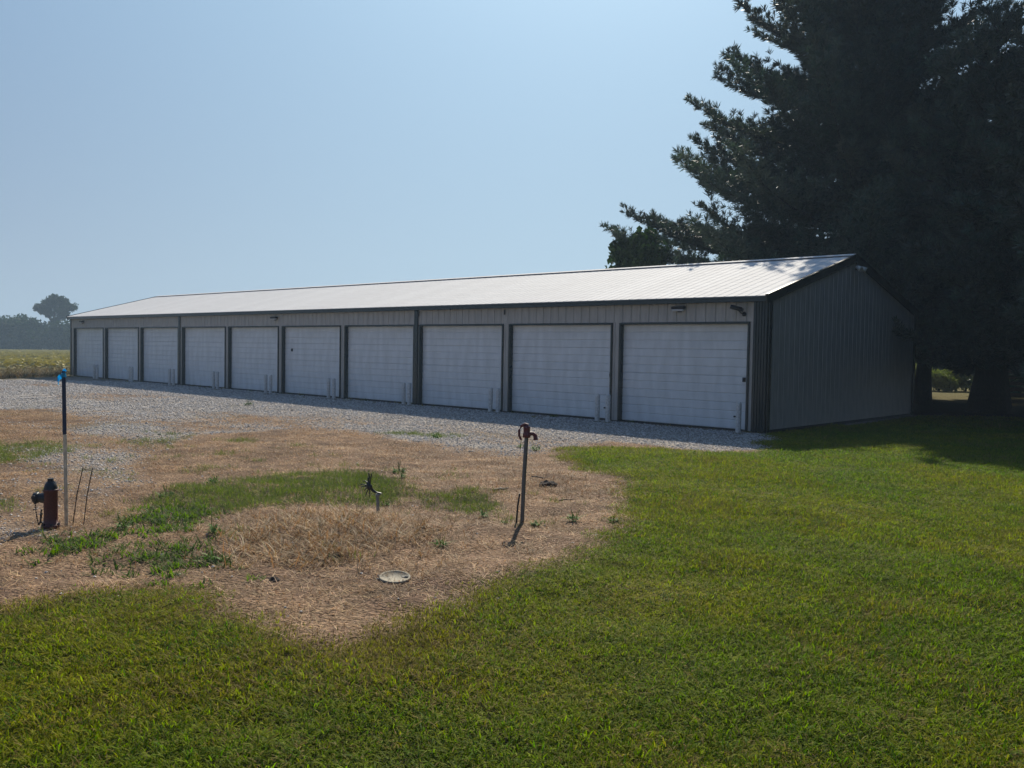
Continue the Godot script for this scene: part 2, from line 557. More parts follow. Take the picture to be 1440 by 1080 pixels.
func building() -> void:
	var b := thing("garage_building", "long low white metal garage building with ten overhead doors and green trim", "building")
	var X := Vector3.RIGHT
	var Y := Vector3.UP
	var Z := Vector3.BACK
	# front: header sheets over the doors, one per three feet
	var pw := 0.9144
	var hs := st0()
	sheet(hs, Vector3.ZERO, X, Y, Z, ribs(pw - 0.003, 0.03), func(_s): return DOOR_H + 0.03, func(_s): return HEAD_TOP)
	var header := fin(hs)
	var x := -LEN + 0.10
	while x + pw < -0.30:
		put("wall_panel", header, M.siding, b, Transform3D(Basis(), Vector3(x, 0, 0)))
		x += pw
	var last := -0.30 - x
	if last > 0.05:
		hs = st0()
		sheet(hs, Vector3.ZERO, X, Y, Z, ribs(last - 0.003, 0.03), func(_s): return DOOR_H + 0.03, func(_s): return HEAD_TOP)
		obj("wall_panel", hs, M.siding, b, Transform3D(Basis(), Vector3(x, 0, 0)))
	# posts between the doors
	for n in 11:
		var r := -door_right(n) if n < 10 else -LEN + 0.10   # left limit when n is the post left of the last door
		var x1: float
		var x0: float
		if n == 0:
			x0 = -door_right(0) + 0.045
			x1 = -0.30
		elif n == 10:
			x0 = -LEN + 0.10
			x1 = -(door_right(9) + DOOR_W) - 0.045
		else:
			x0 = -door_right(n) + 0.045
			x1 = -(door_right(n - 1) + DOOR_W) - 0.045
		if n == 3 or n == 7:
			# a green strip where two runs of the building meet, from ground to eave, beside the right edge of the door on its left
			var ds := st0()
			box(ds, Vector3(x0 + 0.068, HEAD_TOP * 0.5 + 0.01, 0.016), Vector3(0.135, HEAD_TOP - 0.02, 0.05), Basis(), 0.006)
			obj("joint_trim", ds, M.green, b)
			x0 += 0.137
		var ps := st0()
		sheet(ps, Vector3(x0, 0, 0), X, Y, Z, ribs(x1 - x0, 0.05), func(_s): return 0.02, func(_s): return DOOR_H + 0.028)
		obj("wall_panel", ps, M.siding, b)
	# doors with their frames
	var proto: Node3D
	for n in 10:
		var d: Node3D
		if n == 0:
			proto = make_door(b)
			d = proto
		else:
			d = proto.duplicate()
			b.add_child(d, true)
		d.name = "garage_door" if n == 0 else "garage_door_%03d" % n
		d.position = Vector3(-door_right(n) - DOOR_W * 0.5, 0, 0)
	for n in 10:
		var c := Vector3(-door_right(n) - DOOR_W * 0.5, 0, 0)
		var fs := st0()
		var hw := DOOR_W * 0.5
		for sg in [-1.0, 1.0]:
			box(fs, c + Vector3(sg * (hw + 0.0215), DOOR_H * 0.5 + 0.012, -0.045), Vector3(0.042, DOOR_H + 0.02, 0.155), Basis(), 0.004)
		box(fs, c + Vector3(0, DOOR_H + 0.008, -0.045), Vector3(DOOR_W, 0.042, 0.155), Basis(), 0.004)
		obj("door_frame", fs, M.green, b)
	# door hardware that the nearest doors show
	hardware(b)
	# corner panels: a dark ribbed sheet wraps the front right corner; plain corner trims elsewhere
	var cs := st0()
	var cp := [Vector2(0, 0.012)]
	for k in 5:
		var cx := 0.03 + 0.058 * k
		cp.append_array([Vector2(cx, 0.012), Vector2(cx + 0.01, 0.030), Vector2(cx + 0.03, 0.030), Vector2(cx + 0.04, 0.012)])
	cp.append(Vector2(0.305, 0.012))
	sheet(cs, Vector3(-0.298, 0, 0), X, Y, Z, cp, func(_s): return 0.015, func(_s): return HEAD_TOP)
	obj("corner_trim", cs, M.green, b)
	cs = st0()
	box(cs, Vector3(0.034, HEAD_TOP * 0.5 + 0.02, -0.05), Vector3(0.022, HEAD_TOP, 0.12), Basis(), 0.004)
	obj("corner_trim", cs, M.green, b)
	cs = st0()
	box(cs, Vector3(0.034, HEAD_TOP * 0.5 + 0.02, -DEP + 0.05), Vector3(0.022, HEAD_TOP, 0.12), Basis(), 0.004)
	obj("corner_trim", cs, M.green, b)
	cs = st0()
	box(cs, Vector3(-LEN + 0.048, HEAD_TOP * 0.5 + 0.02, 0.014), Vector3(0.11, HEAD_TOP, 0.05), Basis(), 0.004)
	obj("corner_trim", cs, M.green, b)
	# gable walls: one sheet per three feet, tops cut to the slope of the roof
	var slope := (RIDGE - EAVE) / (DEP * 0.5 + 0.16)
	for side in 2:
		var np := 9
		var w := DEP / np
		for k in np:
			var z0 := -w * k
			var roofy := func(zz: float): return EAVE - 0.05 + slope * (0.16 + minf(-zz, DEP + zz))
			var gs := st0()
			if side == 0:
				sheet(gs, Vector3(0, 0, z0), -Z, Y, X, with_mid(ribs(w - 0.003, 0.06, 0.006, 0.001), -z0, DEP * 0.5), func(_s): return 0.03, func(s): return roofy.call(z0 - s), 0.03)
			else:
				sheet(gs, Vector3(-LEN, 0, z0 - w + 0.003), Z, Y, -X, with_mid(ribs(w - 0.003, 0.06), DEP - w * (k + 1), 1e9), func(_s): return 0.03, func(s): return roofy.call(z0 - w + 0.003 + s), 0.03)
			obj("wall_panel", gs, M.siding, b)
	# base trim under the gable, back wall
	var bs := st0()
	box(bs, Vector3(0.01, 0.02, -DEP * 0.5), Vector3(0.03, 0.08, DEP - 0.02))
	obj("base_trim", bs, M.black, b)
	bs = st0()
	sheet(bs, Vector3(0, 0, -DEP), -X, Y, -Z, ribs(LEN, 0.05), func(_s): return 0.0, func(_s): return HEAD_TOP, 0.03)
	obj("back_wall", bs, M.siding, b)
	# roof: one ribbed sheet per three feet on both slopes
	var run := DEP * 0.5 + 0.16
	var sl := sqrt(run * run + (RIDGE - EAVE) * (RIDGE - EAVE))
	for side in 2:
		var V := Vector3(0, RIDGE - EAVE, -run if side == 0 else run).normalized()
		var U := X if side == 0 else -X
		var N := U.cross(V)
		var n := 37
		var w := (LEN + 0.06) / n
		var rs := st0()
		sheet(rs, Vector3.ZERO, U, V, N, ribs(w - 0.002, 0.026, 0.006, 0.001), func(_s): return 0.0, func(_s): return sl, 0.012)
		var panel := fin(rs)
		for k in n:
			var o := Vector3(-LEN - 0.03 + w * k, EAVE, 0.16) if side == 0 else Vector3(0.03 - w * k, EAVE, -DEP - 0.16)
			put("roof_panel", panel, M.roof[(k * 7 + k / 3) % 3], b, Transform3D(Basis(), o))
	var rc := st0()
	for sg in [-1.0, 1.0]:
		var a := atan2(RIDGE - EAVE, run)
		box(rc, Vector3(-LEN * 0.5, RIDGE + 0.012, -DEP * 0.5 + sg * 0.075), Vector3(LEN + 0.07, 0.012, 0.16), Basis(X, sg * a))
	obj("ridge_cap", rc, M.roof[0], b)
	# eaves, rakes
	for zz in [0.145, -DEP - 0.145]:
		var es := st0()
		var sg := 1.0 if zz > 0 else -1.0
		box(es, Vector3(-LEN * 0.5, EAVE - 0.062, zz), Vector3(LEN + 0.05, 0.10, 0.022), Basis(), 0.004)
		box(es, Vector3(-LEN * 0.5, EAVE - 0.108, zz - sg * 0.065), Vector3(LEN + 0.05, 0.012, 0.11))
		box(es, Vector3(-LEN * 0.5, EAVE - 0.030, zz + sg * 0.012), Vector3(LEN + 0.05, 0.034, 0.016), Basis(), 0.004)
		obj("eave_trim", es, M.green, b)
	for xx in [0.034, -LEN - 0.034]:
		for sg in [-1.0, 1.0]:
			var a := atan2(RIDGE - EAVE, run)
			var rk := st0()
			var c := Vector3(xx, (EAVE + RIDGE) * 0.5 - 0.075, -DEP * 0.5 + sg * run * 0.5)
			var bb := Basis(X, sg * a)
			box(rk, c, Vector3(0.044, 0.16, sl), bb, 0.006)
			box(rk, c + Vector3(0.014 * signf(xx + 1.0), 0.092, 0), Vector3(0.075, 0.02, sl), bb, 0.004)
			obj("rake_trim", rk, M.green, b)
	# fittings on the wall
	for p in [[-1.96, 2.44, 0.30], [-17.1, 2.41, 0.30], [-32.35, 2.41, 0.24]]:
		var hl := st0()
		box(hl, Vector3(0, 0.02, 0.06), Vector3(p[2], 0.055, 0.12), Basis(X, 0.12), 0.012)
		box(hl, Vector3(0, -0.01, 0.012), Vector3(0.10, 0.12, 0.03), Basis(), 0.006)
		var l := obj("wall_light", hl, M.dark_iron, b, Transform3D(Basis(), Vector3(p[0], p[1], 0.017)))
		var gl := st0()
		box(gl, Vector3(0, -0.028, 0.062), Vector3(p[2] * 0.9, 0.045, 0.10), Basis(X, 0.12), 0.012)
		obj("lens", gl, M.lamp_glass, l)
	var ch := st0()
	tube(ch, [Vector3(0.16, -0.02, 0.11), Vector3(0.02, 0.02, 0.15), Vector3(-0.08, 0.045, 0.18)], [0.034, 0.036, 0.034], 12)
	box(ch, Vector3(0.03, 0.058, 0.147), Vector3(0.24, 0.012, 0.085), Basis(Y, -0.25) * Basis(Z, -0.24), 0.004)
	var cam := obj("security_camera", ch, M.dark_iron, b, Transform3D(Basis(), Vector3(-0.62, 2.40, 0.017)))
	var ca := st0()
	tube(ca, [Vector3(0.05, 0.0, 0.14), Vector3(0.10, -0.07, 0.09), Vector3(0.13, -0.09, 0.0)], [0.014], 8)
	lathe(ca, [Vector2(0, -0.01), Vector2(0.042, -0.01), Vector2(0.045, 0.012), Vector2(0, 0.014)], 14, Transform3D(Basis(X, PI / 2), Vector3(0.13, -0.09, 0.01)))
	obj("mounting_arm", ca, M.dark_iron, cam)
	for xx in [-10.13, -6.95]:
		var bk := st0()
		box(bk, Vector3(xx, 2.45, 0.028), Vector3(0.035, 0.13, 0.022), Basis(), 0.005)
		obj("wall_bracket", bk, M.dark_iron, b)
	# twin flood lamp under the peak of the gable
	var fl := st0()
	box(fl, Vector3(0, 0, 0.03), Vector3(0.16, 0.10, 0.06), Basis(), 0.01)
	var lamp := obj("gable_lamp", fl, M.dark_iron, b, Transform3D(Basis(Y, PI / 2), Vector3(0.06, RIDGE - 0.29, -DEP * 0.5)))
	for sg in [-1.0, 1.0]:
		var hd := st0()
		lathe(hd, [Vector2(0.02, -0.10), Vector2(0.045, -0.05), Vector2(0.062, 0.05), Vector2(0.055, 0.052), Vector2(0, 0.045)], 14, Transform3D(Basis(Z, sg * 0.5) * Basis(X, PI * 0.68), Vector3(sg * 0.13, -0.02, 0.12)))
		obj("lamp_head", hd, M.white, lamp)

# breaks the profile where a gable sheet crosses the ridge
func with_mid(pr: Array, start: float, mid: float) -> Array:
	var out := []
	var m := mid - start
	for i in pr.size():
		if i > 0 and pr[i - 1].x < m and pr[i].x > m:
			var t: float = (m - pr[i - 1].x) / (pr[i].x - pr[i - 1].x)
			out.append(pr[i - 1].lerp(pr[i], t))
		out.append(pr[i])
	return out

func make_door(b: Node3D) -> Node3D:
	var back := st0()
	box(back, Vector3(0, DOOR_H * 0.5, -0.128), Vector3(DOOR_W + 0.02, DOOR_H + 0.02, 0.02))
	box(back, Vector3(0, 0.016, -0.098), Vector3(DOOR_W - 0.012, 0.028, 0.03))
	var d := obj("garage_door", back, M.black, b)
	# four sections, each pressed with three broad ribs, a dark joint between sections
	var sh := (DOOR_H - 0.035) / 4.0
	for k in 4:
		var s := st0()
		var pr := [Vector2(0, -0.012)]
		var step := sh / 3.0
		for j in 3:
			var y := step * j
			var g := 0.004 if j > 0 else 0.003
			pr.append(Vector2(y + g, -0.012 if j > 0 else -0.006))
			pr.append(Vector2(y + g + 0.012, 0.0))
			pr.append(Vector2(y + step - g - 0.010, 0.0))
			pr.append(Vector2(y + step - g, -0.009))
		pr.append(Vector2(sh - 0.001, -0.012))
		var W := DOOR_W - 0.006
		sheet(s, Vector3(W * 0.5, 0.032 + sh * k, -0.088), Vector3.UP, Vector3.LEFT, Vector3.BACK, pr, func(_s): return 0.0, func(_s): return W, 0.03)
		obj("door_section", s, M.door, d)
	return d

func hardware(b: Node3D) -> void:
	var spots := [["lock_plate", -0.515, 1.02, 0.07, 0.09], ["door_handle", -0.44, 0.83, 0.05, 0.11], ["bottom_handle", -0.70, 0.28, 0.05, 0.03], ["door_handle", -3.785, 1.01, 0.045, 0.12], ["bottom_handle", -3.905, 0.27, 0.09, 0.035], ["lock_plate", -16.3, 1.40, 0.09, 0.09], ["bottom_handle", -10.36, 0.27, 0.05, 0.10], ["bottom_handle", -13.7, 0.27, 0.10, 0.04]]
	for p in spots:
		var s := st0()
		box(s, Vector3(p[1], p[2], -0.082), Vector3(p[3], p[4], 0.012), Basis(), 0.003)
		box(s, Vector3(p[1], p[2], -0.066), Vector3(p[3] * 0.45, p[4] * 0.45, 0.03), Basis(), 0.004)
		var best: Node = null
		for c in b.get_children():
			if str(c.name).begins_with("garage_door") and absf(c.position.x - p[1]) < DOOR_W * 0.5 + 0.05:
				best = c
		if best == null: continue
		var o := obj(p[0], s, M.dark_iron, best, Transform3D(Basis(), -best.position))

func bollards() -> void:
	var xs := [-29.96, -29.67, -26.67, -26.39, -23.36, -23.03, -20.13, -19.83, -16.85, -16.57, -13.52, -13.25, -10.17, -9.93, -6.95, -6.67, -3.68, -3.40, -0.31]
	var ord := ["first", "second", "third", "fourth", "fifth", "sixth", "seventh", "eighth", "ninth", "tenth"]
	var proto: Node3D
	for i in xs.size():
		var pair := i / 2
		var label: String
		if i == xs.size() - 1:
			label = "lone white bollard in front of the nearest garage door beside the dark corner"
		else:
			label = "%s white bollard of the pair between %s and %s doors from the far end" % ["farther" if i % 2 == 0 else "nearer", ord[pair], ord[pair + 1]]
		var o: Node3D
		if i == 0:
			proto = thing("bollard", label, "bollard", Vector3.ZERO, 0.0, "white bollards along the garage doors")
			var s := st0()
			lathe(s, [Vector2(0.053, -0.05), Vector2(0.053, 0.56), Vector2(0.050, 0.59), Vector2(0.036, 0.607), Vector2(0.0, 0.612)], 20)
			obj("post", s, M.white, proto)
			var r := st0()
			lathe(r, [Vector2(0.0, -0.01), Vector2(0.105, 0.0), Vector2(0.085, 0.018), Vector2(0.054, 0.024)], 16)
			obj("footing", r, M.lid, proto)
			o = proto
		else:
			o = proto.duplicate()
			o.name = numbered("bollard")
			add_child(o, true)
			o.set_meta("label", label)
		o.position = Vector3(xs[i], 0, 0.5 + rf(-0.03, 0.03))
		o.rotation = Vector3(rf(-0.012, 0.012), rf(0, 6.0), rf(-0.012, 0.012))

# ------------------------------------------------------------------ trees
func needle_tuft() -> ArrayMesh:
	var s := st0()
	for k in 26:
		var a := rf(0, TAU)
		var spread := rf(0.25, 1.25)
		var d := Vector3(sin(spread) * cos(a), sin(spread) * sin(a), cos(spread))
		var L := rf(0.14, 0.22)
		var side := d.cross(Vector3(rf(-1, 1), rf(-1, 1), rf(-1, 1))).normalized() * 0.010
		var o := Vector3(0, 0, rf(-0.06, 0.05))
		var mid := o + d * L * 0.6
		for p in [o - side * 0.6, o + side * 0.6, mid + side, o - side * 0.6, mid + side, mid - side, mid - side, mid + side, o + d * L + Vector3(0, -0.01, 0)]:
			s.set_color(Color(1, 1, 1))
			s.add_vertex(p)
	return fin(s)

func leaf_cluster(n: int, rad: float, size: float) -> ArrayMesh:
	var s := st0()
	for k in n:
		var p := Vector3(rf(-1, 1), rf(-1, 1), rf(-1, 1)).limit_length(1.0) * rad
		var d := Vector3(rf(-1, 1), rf(-0.9, 0.5), rf(-1, 1)).normalized()
		var w := d.cross(Vector3(rf(-1, 1), rf(-1, 1), rf(-1, 1))).normalized()
		var L := size * rf(0.7, 1.3)
		var fold := d.cross(w) * L * 0.12
		s.set_color(Color(1, 1, 1))
		tri(s, p, p + d * L * 0.45 + w * L * 0.33 + fold, p + d * L)
		tri(s, p, p + d * L, p + d * L * 0.45 - w * L * 0.33 + fold)
	return fin(s)

var tufts := []
var bough := Vector2.ONE   # how pale and how brown the needles of one bough are

func pine(label: String, at: Vector3, H: float, h0: float, trunk_r: float, prof: Callable, dens: float, sd: int) -> void:
	rng.seed = sd
	var t := thing("pine_tree", label, "pine tree", at, 0.0, "tall pines behind and beside the garage building")
	var ts := st0()
	var tp := []
	var tr := []
	for k in 10:
		var f := k / 9.0
		tp.append(Vector3(0.12 * sin(f * 4.0 + sd), H * f * 0.98 - 0.15, 0.10 * cos(f * 3.0 + sd) - 0.1))
		tr.append(trunk_r * (1.35 if k == 0 else 1.0) * (1.0 - f) + 0.02)
	tube(ts, tp, tr, 12)
	obj("trunk", ts, M.bark, t)
	var bs := st0()
	var xf := [[], [], []]
	var co := [[], [], []]
	var h := h0
	while h < H - 0.3:
		var f := (h - h0) / (H - h0)
		var nb := 7 if f < 0.3 else 6 if f < 0.8 else 4
		var a0 := rf(0, TAU)
		for k in nb:
			var az := a0 + TAU * k / nb + rf(-0.35, 0.35)
			var L: float = prof.call(h) * rf(0.74, 1.04)
			if rng.randf() < 0.15: L *= 1.08
			var e0 := lerpf(-0.10, 0.55, f) + rf(-0.12, 0.12)
			var hd := Vector3(cos(az), 0, sin(az))
			bough = Vector2(rf(0.6, 1.6), rf(0.85, 1.25))
			var o := Vector3(0, h + rf(-0.2, 0.2), 0)
			var path := func(q: float) -> Vector3: return o + hd * (L * q) + Vector3.UP * (L * (e0 * q - 0.22 * q * q + 0.34 * q * q * q))
			var pts := []
			var rr := []
			for j in 6:
				var q := j / 5.0
				pts.append(path.call(q))
				rr.append(lerpf(0.028 + L * 0.006, 0.008, q))
			tube(bs, pts, rr, 4, false)
			var q := 0.18
			while q < 1.0:
				var c: Vector3 = path.call(q)
				var dirn: Vector3 = (path.call(minf(q + 0.05, 1.02)) - path.call(q)).normalized()
				for sgn in [-1.0, 1.0]:
					var tl := (0.42 + (1.0 - q) * L * 0.30) * rf(0.6, 1.15)
					var td := (dirn.rotated(Vector3.UP, sgn * rf(0.6, 1.15)) + Vector3.UP * rf(-0.12, 0.30)).normalized()
					var m := int(maxf(1.0, tl / (0.20 / dens)))
					for j in m:
						var u := (j + rf(0.2, 1.0)) / m
						var p := c + td * tl * u + Vector3.UP * 0.10 * u * u * tl + Vector3(rf(-0.09, 0.09), rf(-0.09, 0.09), rf(-0.09, 0.09))
						var dd := (td + Vector3.UP * 0.35 + Vector3(rf(-0.5, 0.5), rf(-0.4, 0.5), rf(-0.5, 0.5))).normalized()
						add_tuft(xf, co, p, dd)
				if q > 0.45: add_tuft(xf, co, c, (dirn + Vector3.UP * 0.4).normalized())
				q += 0.26 / L
			for j in 3:
				add_tuft(xf, co, path.call(1.0 - 0.03 * j), (hd + Vector3.UP * rf(0.3, 1.2)).normalized())
		h += rf(0.33, 0.46)
	obj("branches", bs, M.bark, t).set_meta("kind", "stuff")
	for v in 3:
		copies("needles", tufts[v], M.needle, xf[v], co[v], t)

func add_tuft(xf: Array, co: Array, p: Vector3, d: Vector3) -> void:
	var v := rng.randi() % 3
	var b := frame_of(d).rotated(d, rf(0, TAU)).scaled(Vector3.ONE * rf(0.85, 1.3))
	xf[v].append(Transform3D(b, p))
	var g := rf(0.75, 1.25) * bough.x
	var y := rf(0.85, 1.15) * bough.y
	co[v].append(Color(0.047 * g * y, 0.068 * g, 0.047 * g, 1))

func broadleaf(called: String, label: String, cat: String, group: String, at: Vector3, H: float, R: float, lobes: Array, n: int, cl: ArrayMesh, base: Color, sd: int, trunk_r := 0.2) -> void:
	rng.seed = sd
	var t := thing(called, label, cat, at, 0.0, group)
	var ts := st0()
	tube(ts, [Vector3(0, -0.3, 0), Vector3(0.05, H * 0.3, 0), Vector3(-0.04, H * 0.55, 0.05), Vector3(0, H * 0.8, 0)], [trunk_r * 1.2, trunk_r, trunk_r * 0.7, trunk_r * 0.2], 8)
	var xf := []
	var co := []
	for lb in lobes:
		var c := Vector3(lb[0] * R, lb[1] * H, lb[2] * R)
		var r: float = lb[3] * R
		tube(ts, [Vector3(0, H * minf(lb[1] * 0.6, 0.5), 0), c * Vector3(0.5, 0.85, 0.5), c], [trunk_r * 0.5, trunk_r * 0.3, 0.03], 5, false)
		for k in int(n / lobes.size()):
			var d := Vector3(rf(-1, 1), rf(-1, 1), rf(-1, 1))
			while d.length() > 1.0 or d.length() < 0.05: d = Vector3(rf(-1, 1), rf(-1, 1), rf(-1, 1))
			d = d.normalized() * pow(rng.randf(), 0.4) * (1.0 + 0.3 * nz.get_noise_3d(d.x * 14.0 + c.x, d.y * 14.0, d.z * 14.0 + sd))
			var b := Basis.from_euler(Vector3(rf(0, TAU), rf(0, TAU), rf(0, TAU))).scaled(Vector3.ONE * rf(0.8, 1.25))
			xf.append(Transform3D(b, c + d * r * Vector3(1, 0.8, 1)))
			var g := rf(0.7, 1.3)
			co.append(Color(base.r * g, base.g * g, base.b * g, 1))
	obj("trunk", ts, M.bark, t)
	copies("crown", cl, M.leaf, xf, co, t)

func many_lobes(n: int, spread: float, lo: float, hi: float, r0: float, r1: float) -> Array:
	var out := []
	for k in n:
		var a := TAU * k / n + rf(-0.4, 0.4)
		var d := spread * sqrt(rng.randf())
		out.append([cos(a) * d, rf(lo, hi), sin(a) * d, rf(r0, r1)])
	return out

func trees() -> void:
	rng.seed = 501
	for k in 3:
		tufts.append(needle_tuft())
	var big := func(h: float) -> float:
		var k := [[1.0, 7.2], [3.2, 9.0], [5.0, 8.4], [7.0, 6.9], [9.0, 5.8], [11.4, 4.4], [13.7, 3.1], [16.0, 1.7], [18.2, 0.2]]
		for i in k.size() - 1:
			if h < k[i + 1][0]: return lerpf(k[i][1], k[i + 1][1], clampf((h - k[i][0]) / (k[i + 1][0] - k[i][0]), 0.0, 1.0))
		return 0.2
	pine("huge dark pine towering over the near end of the garage roof", Vector3(-4.2, 0, -14.9), 18.2, 2.3, 0.46, big, 1.45, 11)
	pine("slender pine whose trunk stands just past the back corner of the gable wall", Vector3(-1.62, 0, -13.9), 10.0, 2.0, 0.24, func(h): return 3.6 * (1.0 - h / 10.5) + 0.4, 1.2, 12)
	pine("thick trunked pine right of the sunlit gap under the branches", Vector3(0.90, 0, -11.36), 11.1, 1.6, 0.46, func(h): return minf(4.9, 6.2 * (1.0 - h / 11.4)) + 0.2, 1.4, 13)
	pine("pine at the right edge of the view with its ragged top against the sky", Vector3(4.1, 0, -8.3), 9.7, 1.8, 0.36, func(h): return minf(4.2, 6.4 * (1.0 - h / 10.0)) + 0.2, 1.4, 14)
	pine("pine beside the lawn to the right of the others", Vector3(7.8, 0, -4.2), 12.0, 0.9, 0.36, func(h): return minf(4.6, 6.0 * (1.0 - h / 12.4)) + 0.2, 0.8, 15)
	pine("pine farthest along the lawn beyond the right edge of the view", Vector3(8.9, 0, 0.9), 12.5, 0.8, 0.36, func(h): return minf(3.5, 6.0 * (1.0 - h / 12.9)) + 0.2, 0.8, 16)
	pine("low pine in the back whose boughs shade the boards", Vector3(0.3, 0, -22.5), 8.5, 0.5, 0.25, func(h): return minf(3.2, 4.6 * (1.0 - h / 8.8)) + 0.2, 0.9, 18)
	pine("pine standing out on the lawn past the right edge of the view", Vector3(14.5, 0, 6.5), 13.0, 0.8, 0.38, func(h): return minf(4.8, 6.4 * (1.0 - h / 13.4)) + 0.2, 0.6, 19)
	pine("pine behind the other two at the right edge of the view", Vector3(9.0, 0, -11.0), 13.0, 1.0, 0.38, func(h): return minf(4.6, 6.0 * (1.0 - h / 13.4)) + 0.2, 0.6, 17)
	var big_leaf := leaf_cluster(16, 0.30, 0.20)
	broadleaf("broadleaf_tree", "small broadleaf tree peeping over the roof at the left of the big pine", "tree", "", Vector3(-9.9, 0, -9.95), 5.5, 1.15, [[0.1, 0.95, 0, 0.34], [0.55, 0.86, 0.3, 0.42], [-0.75, 0.80, -0.3, 0.36], [0.1, 0.76, 0, 0.5], [-0.45, 0.92, 0.2, 0.26], [-0.95, 0.70, 0.1, 0.26], [-0.4, 0.66, 0.0, 0.5], [0.6, 0.68, 0, 0.6]], 560, big_leaf, Color(0.03, 0.05, 0.014), 71, 0.09)
	# behind the pines
	var far_leaf := leaf_cluster(16, 0.55, 0.42)
	var spots := [[-15.9, -43.7, 9.0, 4.6], [-14.1, -50.0, 10.5, 5.0], [-9.8, -44.5, 8.5, 4.6], [-9.2, -52.3, 11.0, 5.4], [-4.0, -47.0, 9.5, 5.0], [1.5, -44.0, 10.0, 5.0], [7.0, -40.0, 10.0, 5.0]]
	var say := ["leftmost dark tree of the row beyond the sunlit gap under the pines", "tall dark tree at the back of the row beyond the sunlit gap", "lowest tree of the row, straight behind the sunlit gap", "broadest tree at the back of the row behind the pines", "dark tree behind the thick pine trunk", "dark tree behind the boards at the right edge of the view", "rightmost tree of the dark row behind the pines"]
	for i in spots.size():
		var p: Array = spots[i]
		rng.seed = 900 + i
		var lb := many_lobes(9, 0.75, 0.16, 0.85, 0.38, 0.55)
		broadleaf("shade_tree", say[i], "tree", "dark trees beyond the pines", Vector3(p[0], 0, p[1]), p[2], p[3], lb, 1100, far_leaf, Color(0.038, 0.055, 0.018), 300 + i, 0.22)
	var bush_leaf := leaf_cluster(18, 0.16, 0.10)
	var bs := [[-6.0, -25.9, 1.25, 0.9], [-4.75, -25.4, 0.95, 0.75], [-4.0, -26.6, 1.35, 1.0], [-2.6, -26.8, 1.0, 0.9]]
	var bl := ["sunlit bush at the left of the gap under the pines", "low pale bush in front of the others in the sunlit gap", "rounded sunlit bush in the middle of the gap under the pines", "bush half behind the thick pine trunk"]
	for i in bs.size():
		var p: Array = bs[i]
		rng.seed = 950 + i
		broadleaf("bush", bl[i], "bush", "sunlit bushes beyond the pines", Vector3(p[0], 0, p[1]), p[2], p[3], many_lobes(6, 0.55, 0.3, 0.7, 0.4, 0.55), 380, bush_leaf, Color(0.30, 0.28, 0.09), 400 + i, 0.04)

